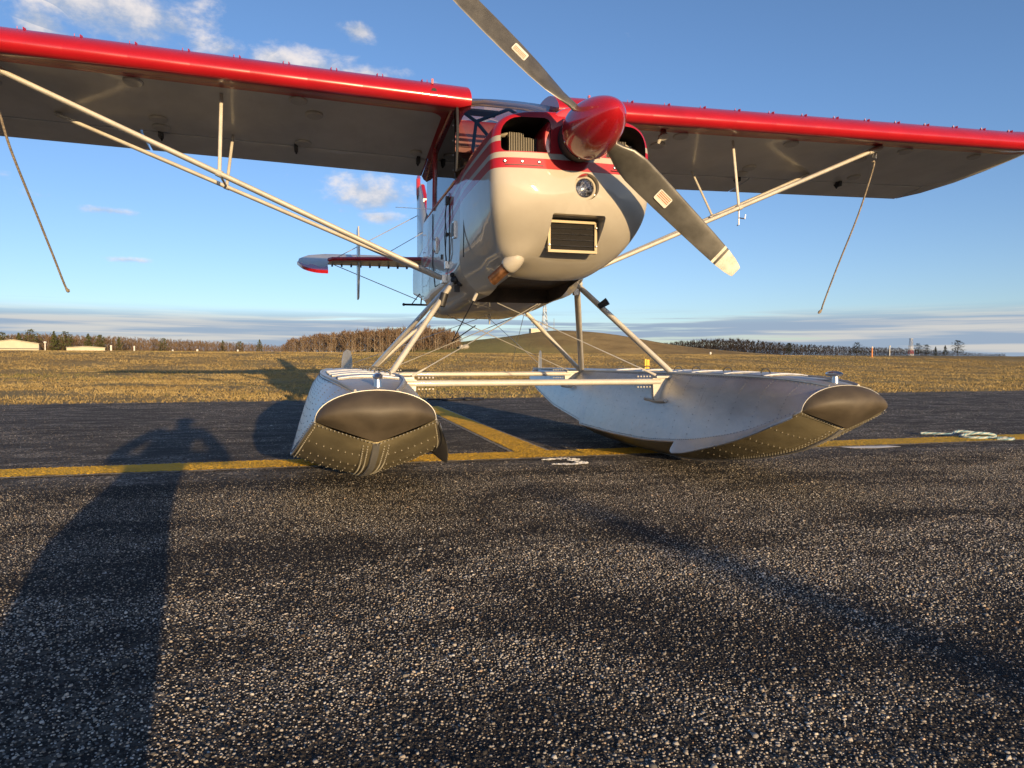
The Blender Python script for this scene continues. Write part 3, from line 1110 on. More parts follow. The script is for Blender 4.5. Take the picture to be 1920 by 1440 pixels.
def conifer(name, label, px, py_top, dist, mat_, width=0.30, base_z=0.8, seed=0, round_top=False, group=None):
    rng = random.Random(seed)
    p = far(px, dist, base_z)
    h = dist * math.tan(az_el(px, py_top)[1]) + CAM.z - base_z
    e = empty(name, p)
    t = MB()
    t.tube([(0, 0, -0.5), (h * .01, 0, h * .5), (0, 0, h * 0.97)], [h * 0.022, h * 0.015, h * 0.003], 6)
    for k in range(14):
        z = h * rng.uniform(0.32, 0.92)
        a = rng.uniform(0, 6.28)
        l = h * width * (1.05 - z / h) * 1.1 + 0.2
        t.tube([(0, 0, z), (math.cos(a) * l, math.sin(a) * l, z + l * 0.2)], [h * 0.006, h * 0.002], 3)
    t.build('trunk', M['twig_dark'], e, sharp=0)
    c = MB()
    for k in range(560):
        u = rng.random()
        if round_top:
            z = h * (0.30 + 0.70 * u)
            rad = h * width * math.sqrt(max(0.0, 1 - ((u - 0.42) / 0.62) ** 2))
        else:
            z = h * (0.22 + 0.78 * u)
            rad = h * width * (1 - u) ** 0.8 + 0.05
        lobes = 0.72 + 0.28 * math.sin(z / h * 31 + k % 3)
        a = rng.uniform(0, 6.28)
        r = rad * lobes * math.sqrt(rng.uniform(0.12, 1.0))
        q = Vector((math.cos(a) * r, math.sin(a) * r, z + rng.uniform(-.02, .02) * h))
        s = h * rng.uniform(0.018, 0.042)
        d1 = Vector((rng.uniform(-1, 1), rng.uniform(-1, 1), rng.uniform(-.3, .8))).normalized() * s
        d2 = Vector((rng.uniform(-1, 1), rng.uniform(-1, 1), rng.uniform(-.4, .4))).normalized() * s * 0.7
        c.add([q - d1, q + d2, q + d1, q - d2], [(0, 1, 2, 3)])
    c.build('crown', mat_, e, sharp=0, recalc=False)
    return tag(e, label, 'tree', group)


conifer('pine_tree', 'large dark round-headed evergreen at the right end of the shaded wood', 1796, 638, 320, M['pine_dark'], 0.42, seed=1, round_top=True)
conifer('pine_tree', 'small dark evergreen just left of the large round-headed one', 1772, 648, 320, M['pine_dark'], 0.34, seed=2)
conifer('pine_tree', 'dark flat-topped evergreen second right of the red and white mast', 1736, 646, 318, M['pine_dark'], 0.40, seed=3, round_top=True)
conifer('pine_tree', 'dark evergreen standing nearest the red and white mast', 1721, 644, 318, M['pine_dark'], 0.34, seed=4, round_top=True)
conifer('pine_tree', 'dark broad evergreen left of the orange marker stake', 1606, 642, 322, M['pine_dark'], 0.42, seed=5, round_top=True)
conifer('pine_tree', 'thin dark evergreen between mast trees and large round-headed one', 1754, 650, 316, M['pine_dark'], 0.26, seed=6)
conifer('pine_tree', 'lone evergreen top at the middle of the right-hand wood', 1478, 643, 325, M['pine_dark'], 0.30, seed=12, round_top=True)
for i_, (a_, b_, lab_) in enumerate([
        (5, 623, 'green pine above the gabled hangar at the left edge'),
        (36, 624, 'green pine right of the gabled hangar ridge'),
        (57, 618, 'tallest green pine of the left wood, between hangar roofs'),
        (102, 621, 'broad green pine left of the low hangar'),
        (124, 622, 'green pine over the left end of the low hangar'),
        (166, 626, 'green pine over the low hangar roof ridge'),
        (188, 628, 'green pine over the right end of the low hangar'),
        (224, 632, 'green pine two tree widths right of the low hangar'),
        (306, 634, 'low green pine midway along the left wood'),
        (418, 638, 'bright green pine first of the clump left of the birches'),
        (450, 640, 'pale green pine in the middle of the clump left of the birches'),
        (487, 637, 'dark green pine last of the clump before the birches')]):
    conifer('pine_tree', lab_, a_, b_, 372 + i_ * 2, M['pine'], 0.30 + 0.05 * (i_ % 3), seed=20 + i_, round_top=(i_ % 2 == 0))

# ------------------------------------------------------------------ setting: buildings, masts, posts


def hangar(label, px0, px1, ridge_px, eave_py, ridge_py, dist, side=False):
    a, c = far(px0, dist), far(px1, dist)
    e = empty('hangar', (a + c) / 2)
    u = (c - a)
    wd = u.length
    u.normalize()
    back = Vector((-u.y, u.x, 0))
    if back.dot(CAM - a) > 0:
        back = -back
    ze = dist * math.tan(az_el((px0 + px1) / 2, eave_py)[1]) + CAM.z - 0.8
    zr = dist * math.tan(az_el(ridge_px, ridge_py)[1]) + CAM.z - 0.8
    t = (ridge_px - px0) / (px1 - px0)
    A = -u * wd / 2
    B = u * wd / 2
    Rg = A.lerp(B, t)
    L = 14.0
    z = Vector((0, 0, 1))
    front = [A, B, B + z * ze, Rg + z * zr, A + z * ze]
    w = MB()
    w.prism(front, back * L)
    w.build('wall', M['cladding'], e, sharp=0)
    rf = MB()
    for p, q in ((A + z * ze, Rg + z * zr), (Rg + z * zr, B + z * ze)):
        d = (q - p).normalized()
        nrm = d.cross(back).normalized()
        if nrm.z < 0:
            nrm = -nrm
        o = nrm * 0.06 - back * 0.25
        rf.prism([p + o - d * .1, q + o + d * .1, q + o + d * .1 + nrm * .1, p + o - d * .1 + nrm * .1], back * (L + .5))
    rf.build('roof', M['cladding'], e, sharp=0)
    tr = MB()
    tr.prism([A + z * ze * .58 - back * .05, B + z * ze * .58 - back * .05, B + z * ze * .64 - back * .05, A + z * ze * .64 - back * .05], back * .045)
    tr.build('door_track', M['door_line'], e, sharp=0)
    for k in range(4):
        f0, f1 = 0.06 + k * 0.225, 0.06 + k * 0.225 + 0.20
        d = MB()
        d.prism([A.lerp(B, f0) - back * .03, A.lerp(B, f1) - back * .03, A.lerp(B, f1) + z * ze * .57 - back * .03,
                 A.lerp(B, f0) + z * ze * .57 - back * .03], back * .025)
        d.build('door', M['cladding'], e, sharp=0)
    if side:
        s = MB()
        s.prism([B + u * .02, B + u * .02 + back * L, B + u * .02 + back * L + z * (ze - .1), B + u * .02 + z * (ze - .1)], u * .05)
        s.build('side_wall', M['cladding_blue'], e, sharp=0)
    return tag(e, label, 'hangar')


hangar('pale gabled hangar cut by the left edge of the picture', -32, 73, 22, 644.5, 637.5, 190, True)
hangar('low pale hangar with flat gable, second from the left', 125, 197, 161, 652.5, 650.3, 190)


def post(label, px, py_top, dist, r, mat_, base=0.78, name='marker_post', cap=None, cat='post'):
    p = far(px, dist, base)
    if 20 < dist < 34:
        p.z = float(terrain_h(np.array([p.x]), np.array([p.y]))[0]) - 0.02
    h = dist * math.tan(az_el(px, py_top)[1]) + CAM.z - p.z
    e = empty(name, p)
    b = MB()
    b.tube([(0, 0, -.1), (0, 0, h)], [r, r * 0.9], 8)
    b.build('shaft', mat_, e)
    c = MB()
    if cap == 'lamp':
        c.ball((0, 0, h + r), (r * 2.6, r * 2.6, r * 2), 6)
    else:
        c.lathe([(0, r * 1.15), (r * 1.2, r * 1.15), (r * 1.8, r * .5)], (0, 0, h - r * .6), (0, 0, 1), 8, True, True)
    c.build('cap', M['mast_white'] if cap != 'dark' else M['black'], e)
    return tag(e, label, cat)


post('short orange and white stake on the crest right of the float', 1635, 651, 36, 0.032, M['orange'])
post('thin white pole with a small head left of the red mast', 1668, 650, 60, 0.028, M['mast_white'], cap='lamp', name='light_pole', cat='pole')
post('tiny white marker on the crest between hill and right wood', 1332, 662, 40, 0.05, M['mast_white'])
post('pale pole right beside the gabled hangar', 85, 643, 150, 0.10, M['mast_white'], name='light_pole', cap='lamp', cat='pole')
post('short pale post right of the low hangar', 208.5, 649, 120, 0.13, M['mast_white'])
post('second short pale post right of the low hangar', 252, 650, 120, 0.11, M['mast_white'])
post('tiny pale marker below the middle of the left wood', 324, 657, 60, 0.06, M['mast_white'])
post('tiny pale marker below the green pine clump', 370, 656.5, 60, 0.07, M['mast_white'])
post('tiny pale marker just left of the birches', 446, 657, 60, 0.06, M['mast_white'])
post('thin pole with dark head on the hilltop beside the lattice tower', 1038.5, 598, 258, 0.10, M['galv'], base=9.6, name='wind_pole', cap='dark', cat='pole')
bo = empty('sign_post', (-2.90, 22.0, 0))
b = MB()
b.lathe([(0, .12), (.03, .085), (2.55, .080), (2.62, .07), (2.68, .02)], (0, 0, 0), (0, 0, 1), 16, True, True)
b.build('shaft', M['yellow_post'], bo)
b = MB()
b.lathe([(0, .087), (.25, .087)], (0, 0, 2.0), (0, 0, 1), 16)
b.build('band', M['mast_white'], bo)
tag(bo, 'plain yellow post behind the camera throwing the soft straight shadow across the asphalt', 'post')
yp = empty('marker_paddle', far(1212.5, 13.6, 0.04))
b = MB()
b.box((0.026, 0, 0.28), (0.036, 0.03, 0.58)).box((-0.024, 0.006, 0.27), (0.050, 0.03, 0.58))
b.build('panel', M['yellow_post'], yp)
b = MB()
b.box((0, 0, 0.02), (0.22, 0.16, 0.05))
b.build('base', M['black'], yp)
tag(yp, 'upright yellow marker showing above the right float deck', 'marker')


def lattice(name, label, px, py_base, py_top, dist, wb, wt_, bands, mats, base_z):
    p = far(px, dist, base_z)
    h = dist * math.tan(az_el(px, py_top)[1]) + CAM.z - base_z
    e = empty(name, p)
    n = len(mats)
    lev = bands
    for s in range(lev):
        z0, z1 = h * s / lev, h * (s + 1) / lev
        w0, w1 = wb + (wt_ - wb) * s / lev, wb + (wt_ - wb) * (s + 1) / lev
        r = 0.026 * wb + 0.015
        b = MB()
        cr0 = [Vector((w0 / 2 * a, w0 / 2 * c, z0)) for a, c in ((-1, -1), (1, -1), (1, 1), (-1, 1))]
        cr1 = [Vector((w1 / 2 * a, w1 / 2 * c, z1)) for a, c in ((-1, -1), (1, -1), (1, 1), (-1, 1))]
        for i in range(4):
            j = (i + 1) % 4
            b.tube([cr0[i], cr1[i]], r, 4)
            b.tube([cr0[i], cr1[j]], r * .7, 3)
            b.tube([cr0[j], cr1[i]], r * .7, 3)
            b.tube([cr1[i], cr1[j]], r * .7, 3)
        b.build('section', mats[s % n], e, sharp=0)
    t = MB()
    t.box((0, 0, h + .05), (wt_ * 1.5, wt_ * 1.5, 0.10))
    t.build('platform', M['galv'], e, sharp=0)
    for pts in ([(0, 0, h), (0, 0, h * 1.07)], [(0, 0, h * .62), (wt_ * 2.0, 0, h * .62)], [(0, 0, h * .80), (-wt_ * 1.8, 0, h * .80)]):
        t = MB()
        t.tube(pts, 0.035, 4)
        t.build('antenna', M['galv'], e, sharp=0)
    return tag(e, label, 'mast')


lattice('lattice_mast', 'lattice communications tower on top of the hill', 1021, 617, 569, 262, 2.1, 0.7, 7, [M['galv'], M['mast_white']], 9.9)
lattice('lattice_mast', 'slim red and white lattice mast before the right wood', 1707.5, 668, 636, 130, 0.60, 0.28, 5, [M['mast_white'], M['mast_red'], M['mast_white'], M['galv'], M['galv']], 0.75)

hp = far(1005, 258, 9.6)
e = empty('equipment_hut', hp)
b = MB()
b.box((0, 0, 0.7), (4.6, 2.6, 1.4))
b.build('wall', M['cladding'], e, sharp=0)
b = MB()
b.box((0, 0, 1.47), (4.9, 2.9, .14))
b.build('roof', M['galv'], e, sharp=0)
b = MB()
for a in (-.6, .2, .9):
    b.tube([(a, 0, 1.5), (a, 0, 3.6)], .06, 4)
b.box((.1, 0, 3.65), (3.4, .4, .16))
b.build('antenna_array', M['galv'], e, sharp=0)
tag(e, 'small pale equipment hut beside the tower on the hill', 'hut')
for i_, (a_, b_, s_, lab_) in enumerate([(866, 649, 0.9, 'left pale boulder low on the green hillside'),
                                         (873, 648, 1.1, 'right pale boulder low on the green hillside')]):
    d_ = 214.0
    p_ = far(a_, d_, d_ * math.tan(az_el(a_, b_)[1]) + CAM.z - s_ * .3)
    b = MB()
    b.ball(p_, (s_, s_ * .8, s_ * .7), 6)
    b.v = [(q[0] + random.uniform(-.1, .1), q[1] + random.uniform(-.1, .1), q[2] + random.uniform(-.1, .1)) for q in b.v]
    tag(b.build('boulder', M['stone'], sharp=20), lab_, 'boulder')

#AIRCRAFT
# ------------------------------------------------------------------ the aircraft (nose along +y, its own right hand along +x)
plane = tag(empty('float_plane'), 'red and white high-wing float plane parked on the asphalt', 'airplane')
PT = plane


def mirror(p, s):
    return Vector((p[0] * s, p[1], p[2]))


# --- cowling -------------------------------------------------------
OUT = [(0, 1.800), (.15, 1.800), (.275, 1.788), (.360, 1.752), (.400, 1.672), (.408, 1.560),
       (.407, 1.430), (.388, 1.300), (.338, 1.180), (.262, 1.098), (.175, 1.055), (0, 1.043)]


def y_face(x, z):
    y = 0.805
    if z < 1.42:
        y -= 0.43 * ((1.42 - z) / 0.377) ** 2.1
    return y - 0.035 * (abs(x) / 0.4) ** 3


def ring(half, sub=8):
    """half outline (x >= 0, top to bottom) -> closed smooth loop"""
    full = [Vector(p) for p in half] + [Vector((-p[0], p[1], p[2])) for p in reversed(half[1:-1])]
    return crom(full, sub, True)


def face_ring(s, back):
    h = []
    for x, z in OUT:
        xx, zz = x * (1 - (1 - s)), 1.43 + (z - 1.43) * s
        h.append((xx, y_face(xx, zz) - back, zz))
    return ring(h)


rows = [face_ring(s, b_) for s, b_ in ((0.02, 0), (0.15, 0), (0.3, 0), (0.42, 0), (0.52, 0), (0.60, 0), (0.67, 0), (0.74, 0.0), (0.80, 0.0005), (0.86, 0.002), (0.89, .005), (0.92, 0.008), (0.945, .015), (0.965, 0.022), (0.99, 0.045), (1.0, 0.075))]
rows.append(ring([(x * 0.998, min(0.40, y_face(x, z) - .10) if z > 1.2 else min(.30, y_face(x, z) - .10), z + .002) for x, z in OUT]))
rows.append(ring([(x * 0.99, 0.10, z + (0.012 if z > 1.7 else (-0.035 if z < 1.06 else (-.02 if z < 1.2 else 0)))) for x, z in OUT]))
FW = [(0, 1.815), (.15, 1.815), (.265, 1.805), (.345, 1.765), (.385, 1.685), (.393, 1.56), (.393, 1.43), (.393, 1.30),
      (.392, 1.16), (.33, 1.055), (.245, .998), (0, .990)]
rows.append(ring([(x, -0.08, z) for x, z in FW]))
b = MB()
b.grid(rows, True, True, True)
BC, BD = Vector((.225, .590, 1.130)), Vector((.50, .40, -.60)).normalized()
for i, p in enumerate(b.v):                                            # pressed blister round the exhaust stack
    d_ = (Vector(p) - BC).length
    if d_ < .2:
        b.v[i] = tuple(Vector(p) + BD * (.040 * math.exp(-(d_ / .085) ** 2)))
cowl = b.build('cowling', [M['livery']], PT, sharp=32)


def cutter(poly, d, mt):
    c = MB()
    c.prism(poly, d)
    return c.build('cutter', [mt], None, sharp=0)


def rrect(x0, x1, z0, z1, y, rads, n=6):
    """rounded rectangle in the x-z plane; radii for corners (x0z0, x1z0, x1z1, x0z1)"""
    out = []
    for (cx, cz, a0, r) in ((x0, z0, math.pi, rads[0]), (x1, z0, 1.5 * math.pi, rads[1]), (x1, z1, 0, rads[2]), (x0, z1, .5 * math.pi, rads[3])):
        ox = cx + (r if cx == x0 else -r)
        oz = cz + (r if cz == z0 else -r)
        for k in range(n + 1):
            a = a0 + math.pi / 2 * k / n
            out.append((ox + r * math.cos(a), y, oz + r * math.sin(a)))
    return out


cuts = []
for s in (1, -1):
    poly = rrect(.135, .368, 1.592, 1.752, .93, (.01, .025, .085, .03))
    cuts.append(cutter([mirror(p, s) for p in poly], (0, -.50, 0), M['dark']))
cuts.append(cutter(rrect(-.160, .112, 1.140, 1.318, .99, (.012, .012, .012, .012)), (0, -.355, 0), M['livery']))
lc = MB()
lc.lathe([(0, .060), (.2, .066)], (-.048, .715, 1.446), (0, 1, 0), 40, True, True)
cuts.append(lc.build('cutter', [M['livery']], None, sharp=0))
EXIT = [(-.20, .340, .80), (.20, .340, .80), (.240, -.375, .80), (-.240, -.375, .80)]
cuts.append(cutter(EXIT, (0, 0, .27), M['exit']))
boolean(cowl, cuts)

# inlet interiors: cylinder heads with fins
for s in (1, -1):
    f = MB()
    for k in range(17):
        x = .165 + k * .0085
        hgt = .118 if k > 7 else .098
        f.box((s * x, .60, 1.594 + hgt / 2), (.0032, .16, hgt))
    f.build('cylinder_fins', M['fins'], PT, sharp=0)
    f = MB()
    f.tube([(s * .345, .64, 1.60), (s * .345, .64, 1.70), (s * .30, .62, 1.715), (s * .22, .6, 1.715)], .012, 8)
    f.box((s * .335, .60, 1.61), (.05, .1, .04))
    f.build('engine_baffle', M['engine'], PT)
# screws along the split line of the nose bowl
for s in (1, -1):
    for x in (.19, .27, .35):
        z = 1.545
        q = MB()
        q.lathe([(0, .0085), (.004, .0085), (.007, .004)], (s * x, y_face(x, z) - .004, z), (0, 1, 0), 10, False, True)
        q.build('screw', M['steel'], PT)
for s in (1, -1):
    seam = MB()
    seam.tube([(s * x, y_face(x, 1.529) + .0005, 1.529) for x in (.17, .22, .27, .32, .35)], .0022, 5)
    seam.build('cowl_seam', M['black'], PT)
    seam = MB()
    seam.tube([(s * (.400 if y > .3 else .3935 + .008 * max(0, y)), y, 1.529) for y in (.70, .55, .4, .25, .1, -.05)], .0024, 5)
    seam.build('cowl_seam', M['black'], PT)

# landing light
l = MB()
rows = []
for a_, r_ in ((-.022, .004), (-.018, .014), (-.008, .026), (.008, .036), (.032, .0445)):
    rows.append([Vector((-.048, .742, 1.446)) + Vector((r_ * math.cos(2 * math.pi * k / 18), a_ + (.0035 if k % 2 else -.0015) * (r_ / .045), r_ * math.sin(2 * math.pi * k / 18))) for k in range(18)])
l.grid(rows, True, True)
lamp = l.build('landing_light', M['chrome'], PT, sharp=12)
l = MB()
l.lathe([(.030, .0445), (.036, .047), (.034, .056), (.028, .061)], (-.048, .742, 1.446), (0, 1, 0), 32)
l.build('bezel', M['livery'], lamp)
l = MB()
l.lathe([(0, .0445), (.004, .03), (.007, .002)], (-.048, .774, 1.446), (0, 1, 0), 32, False, True)
l.build('lens', M['glass'], lamp)
l = MB()
l.ball((-.048, .752, 1.446), (.006, .010, .006), 6)
l.build('bulb', M['steel'], lamp)
for k in range(3):
    a = math.pi / 2 + k * 2.094
    q = MB()
    q.lathe([(0, .004), (.003, .003)], (-.048 + .059 * math.cos(a), .773, 1.446 + .059 * math.sin(a)), (0, 1, 0), 8, True, True)
    q.build('screw', M['steel'], lamp)

# air filter
FY = .650
fl = MB()
fl.box((-.024, FY, 1.228), (.232, .03, .142))
filt = fl.build('air_filter', M['foam'], PT, sharp=0)
fr = MB()
for z in (1.1555, 1.3005):
    fr.box((-.024, FY + .018, z), (.256, .026, .013))
for x in (-.146, .098):
    fr.box((x, FY + .0165, 1.228), (.013, .024, .130))
fr.build('frame', M['gold'], filt, sharp=0)
for k in range(4):
    w = MB()
    w.tube([(-.138, FY + .020, 1.184 + k * .029), (.09, FY + .020, 1.184 + k * .029)], .0024, 6)
    w.build('wire', M['steel'], filt)
for x in (-.147, .099):
    for z in (1.185, 1.275):
        q = MB()
        q.lathe([(0, .006), (.005, .006), (.008, .003)], (x, FY + .028, z), (0, 1, 0), 8, False, True)
        q.build('screw', M['steel'], filt)

# exhaust
EA = Vector((.075, -.075, -.075)).normalized()
E0 = Vector((.215, .595, 1.145))
ex = MB()
ex.lathe([(.0, .016), (.012, .032), (.03, .040), (.05, .0445), (.070, .0460), (.088, .0445), (.099, .0415), (.101, .039), (.094, .036)], E0, EA, 32, True)
ex.build('exhaust_fairing', M['livery'], PT, sharp=60)
ex = MB()
ex.lathe([(.090, .0005), (.0905, .0385)], E0, EA, 24)
ex.build('exhaust_hole_shade', M['dark'], PT)  # flat dark disc; shade inside the fairing mouth put into its colour
ex = MB()
ex.lathe([(.075, .029), (.205, .029), (.205, .0255), (.08, .0255)], E0 + Vector((.004, -.004, -.004)), EA, 24, True)
ex.build('exhaust_pipe', M['copper'], PT)

# --- propeller and spinner -----------------------------------------
HUB = Vector((0, 1.000, 1.657))
sp = MB()
prof = [(-.078, .118), (-.070, .1235), (-.045, .1265)]
for k in range(1, 15):
    t = k / 14
    prof.append((-.045 + .325 * t, .1265 * max(0.0, 1 - t ** 1.9) ** .66 + .0005))
sp.lathe(prof, HUB, (0, 1, 0), 56, True, True)
spin = sp.build('spinner', M['red'], PT, sharp=60)
for a in (20, 110, 200, 290, 65, 155, 245, 335):
    q = MB()
    r_ = .126
    q.lathe([(0, .005), (.002, .004)], HUB + Vector((r_ * math.cos(R(a)), -.058, r_ * math.sin(R(a)))), (math.cos(R(a)), 0, math.sin(R(a))), 8, True, True)
    q.build('screw', M['steel'], spin)

bk = MB()
bk.lathe([(-.40, .166), (-.222, .166), (-.205, .160), (-.202, .145)], HUB, (0, 1, 0), 48, False, True)
bk.build('nose_drum', M['red'], PT)
bk = MB()
bk.lathe([(-.20, .10), (-.09, .118), (-.082, .112)], HUB, (0, 1, 0), 40, True, True)
bk.build('spinner_backplate', M['dark'], PT)
ANG = R(40.07)
for s in (1, -1):
    u = Vector((-math.cos(ANG), 0, -math.sin(ANG))) * s
    t = Vector((-math.sin(ANG), 0, math.cos(ANG))) * s
    fwd = Vector((0, 1, 0))
    st = [(.10, .060, .050), (.15, .090, .042), (.20, .125, .030), (.27, .138, .024), (.36, .134, .020), (.48, .126, .016),
          (.62, .117, .013), (.75, .107, .010), (.85, .096, .0085), (.855, .0955, .0085), (.91, .082, .007), (.945, .066, .006), (.958, .054, .004)]
    rows, n = [], 20
    for r_, ch, th in st:
        be = math.atan(1.28 / (2 * math.pi * max(r_, .16))) + R(3)
        cd = t * math.cos(be) + fwd * math.sin(be)
        nd = fwd * math.cos(be) - t * math.sin(be)
        loop = []
        for k in range(n):
            a = 2 * math.pi * k / n
            xx = .5 * math.cos(a)
            yy = .5 * math.sin(a) * (1.0 if math.sin(a) > 0 else .35) * (.55 + .45 * math.cos(a) if r_ > .2 else 1) ** .5
            loop.append(HUB + u * r_ + cd * (xx * ch + ch * .03) + nd * (yy * th))
        rows.append(loop)
    pb = MB()
    pb.grid(rows[:10], True, True, False)
    pb.mat(1).grid(rows[9:], True, False, True)
    # painted band just inside the tip
    blade = pb.build('propeller_blade', [M['blade'], M['blade_tip']], PT, sharp=50)
    for q in blade.data.polygons:
        c = Vector(q.center) - HUB
        if .857 < c.dot(u) < .862:
            q.material_index = 0
    bd = MB()
    r0, r1 = .828, .842
    lo = []
    for r_ in (r0, r1):
        be = math.atan(1.28 / (2 * math.pi * r_)) + R(3)
        cd = t * math.cos(be) + fwd * math.sin(be)
        nd = fwd * math.cos(be) - t * math.sin(be)
        ch = np.interp(r_, [x[0] for x in st], [x[1] for x in st]) * 1.005
        lo.append([HUB + u * r_ + cd * (.5 * math.cos(2 * math.pi * k / n) * ch + ch * .03) +
                   nd * (.5 * math.sin(2 * math.pi * k / n) * (1.0 if k < n / 2 else .35) * .0115 *
                         (.55 + .45 * math.cos(2 * math.pi * k / n)) ** .5) for k in range(n)])
    bd.grid(lo, True)
    bd.build('tip_band', M['blade_tip'], blade, sharp=50)
    # sticker on the front face
    r_ = .452
    be = math.atan(1.28 / (2 * math.pi * r_)) + R(3)
    cd = t * math.cos(be) + fwd * math.sin(be)
    nd = fwd * math.cos(be) - t * math.sin(be)
    c = HUB + u * r_ + nd * .0098
    uu = (u - nd * u.dot(nd)).normalized()
    pts = [(-.038, -.026), (.038, -.026), (.038, .026), (-.038, .026)]
    pl = []
    for (cx, cy), a0 in zip(pts, (180, 270, 0, 90)):
        ox, oy = cx - math.copysign(.007, cx), cy - math.copysign(.007, cy)
        for k in range(5):
            a = R(a0 + 90 * k / 4)
            pl.append((ox + .007 * math.cos(a), oy + .007 * math.sin(a)))
    dk = MB()
    dk.prism([c + uu * x + cd * y - nd * .0025 for x, y in pl], nd * .0028)
    so = dk.build('sticker', M['decal'], blade, sharp=0)
    uv = so.data.uv_layers.new(name='UVMap')
    for lp in so.data.loops:
        v_ = Vector(so.data.vertices[lp.vertex_index].co) - c
        uv.data[lp.index].uv = (v_.dot(uu) / .076 * 1 + .5, v_.dot(cd) / .052 + .5)

# --- fuselage ---------------------------------------------------------
def fring(y, pts):
    return ring([(x, y, z) for x, z in pts], 4)


B1 = [(0, 1.78), (.15, 1.78), (.28, 1.775), (.355, 1.745), (.387, 1.68), (.392, 1.56), (.393, 1.43), (.393, 1.28), (.393, 1.12), (.325, 1.040), (.25, .993), (0, .988)]
B2 = [(0, 1.70), (.15, 1.70), (.30, 1.70), (.375, 1.695), (.388, 1.67), (.392, 1.56), (.393, 1.43), (.393, 1.28), (.39, 1.10), (.33, 1.01), (.265, .948), (0, .942)]
B2F = [(x, z) if z > 1.05 else (x * .97, z + .037) for x, z in B2]
B3 = [(0, 1.70), (.15, 1.70), (.30, 1.70), (.37, 1.695), (.384, 1.67), (.388, 1.56), (.388, 1.43), (.386, 1.28), (.380, 1.10), (.33, 1.01), (.28, .948), (0, .942)]
B4 = [(0, 2.19), (.12, 2.18), (.20, 2.13), (.26, 2.03), (.295, 1.9), (.32, 1.72), (.332, 1.5), (.332, 1.3), (.322, 1.12), (.29, 1.05), (.2, 1.0), (0, .985)]


def shrink(hw, top, bot):
    return [(x / .332 * hw, bot + (z - .985) / (2.19 - .985) * (top - bot)) for x, z in B4]


fu = MB()
fu.grid([fring(-.081, [(x, z) for x, z in FW]), fring(-.20, B1), fring(-.40, B2F), fring(-.8, [(x, z) if z > 1.05 else (x, z + .012) for x, z in B2]), fring(-1.25, B3), fring(-1.62, B3), fring(-1.84, B4),
         fring(-2.5, shrink(.245, 2.10, 1.06)), fring(-3.3, shrink(.150, 1.99, 1.17)), fring(-4.2, shrink(.048, 1.89, 1.30)),
         fring(-5.0, shrink(.028, 1.82, 1.42))], True, True, True)
fus = fu.build('fuselage', [M['livery']], PT, sharp=40)
boolean(fus, [cutter(EXIT, (0, 0, .27), M['exit'])])

# door outline, handle, hinges and cables on the right-hand side
for s in (1, -1):
    d = MB()
    for pts in ([(s * .3945, -.42, 1.66), (s * .3945, -.42, 1.25), (s * .394, -.50, 1.13)],
                [(s * .3915, -1.10, 1.66), (s * .3925, -1.10, 1.3), (s * .392, -1.0, 1.13)],
                [(s * .394, -.50, 1.13), (s * .392, -1.0, 1.13)], [(s * .397, .06, 1.60), (s * .3965, .05, 1.4), (s * .395, .03, 1.2)]):
        d = MB()
        d.tube(pts, .003, 5)
        d.build('door_seam', M['black'], fus)
    h = MB()
    h.box((s * .399, -.24, 1.40), (.012, .05, .10))
    h.build('vent_frame', M['steel'], fus, sharp=0)
    h = MB()
    h.box((s * .406, -.24, 1.40), (.004, .032, .08))
    h.build('vent', M['black'], fus, sharp=0)
    h = MB()
    h.tube([(s * .405, -.435, 1.62), (s * .418, -.44, 1.52), (s * .412, -.43, 1.42), (s * .416, -.44, 1.30), (s * .405, -.45, 1.22)], .0035, 6)
    h.tube([(s * .405, -.465, 1.60), (s * .416, -.47, 1.40), (s * .405, -.48, 1.23)], .0025, 6)
    h.box((s * .405, -.44, 1.615), (.02, .04, .05)).box((s * .407, -.45, 1.405), (.02, .05, .018))
    h.build('door_cable', M['black'], fus)
    h = MB()
    h.box((s * .405, -.455, 1.215), (.025, .035, .045))
    h.build('cable_clip', M['steel'], fus, sharp=0)
    h = MB()
    h.tube([(s * .40, -.93, 1.46), (s * .412, -.93, 1.44), (s * .412, -.93, 1.38), (s * .40, -.93, 1.36)], .006, 6)
    h.box((s * .398, -.93, 1.41), (.008, .05, .11))
    h.build('door_handle', M['steel'], fus)
    h = MB()
    h.box((s * .397, -.70, 1.30), (.008, .03, .03))
    h.build('lock', M['black'], fus, sharp=0)

# cabin glazing
def ws_row(t):
    """windshield row from the cowl (t=0) up to the leading edge (t=1)"""
    out = []
    for k in range(17):
        a = -1 + 2 * k / 16
        base = Vector((.372 * a, .02 - .32 * abs(a) ** 2.2, 1.815 - .05 * abs(a) ** 3))
        top = Vector((.360 * a, -.33 - .02 * a * a, 2.235 - .015 * a * a))
        p = base.lerp(top, t)
        p.y += math.sin(t * math.pi) * .075 * (1 - .55 * a * a)
        p.z += math.sin(t * math.pi) * .03 * (1 - .5 * a * a)
        out.append(p)
    return out


def roof_row(t):
    """clear skylight carrying the windshield on over the cabin"""
    out = []
    for k in range(17):
        a = -1 + 2 * k / 16
        out.append(Vector(((.360 - .075 * t) * a, -.33 - .02 * a * a - .85 * t, 2.235 - .015 * a * a + (.135 * math.sin(t * math.pi / 2)) * (1 - .25 * a * a))))
    return out


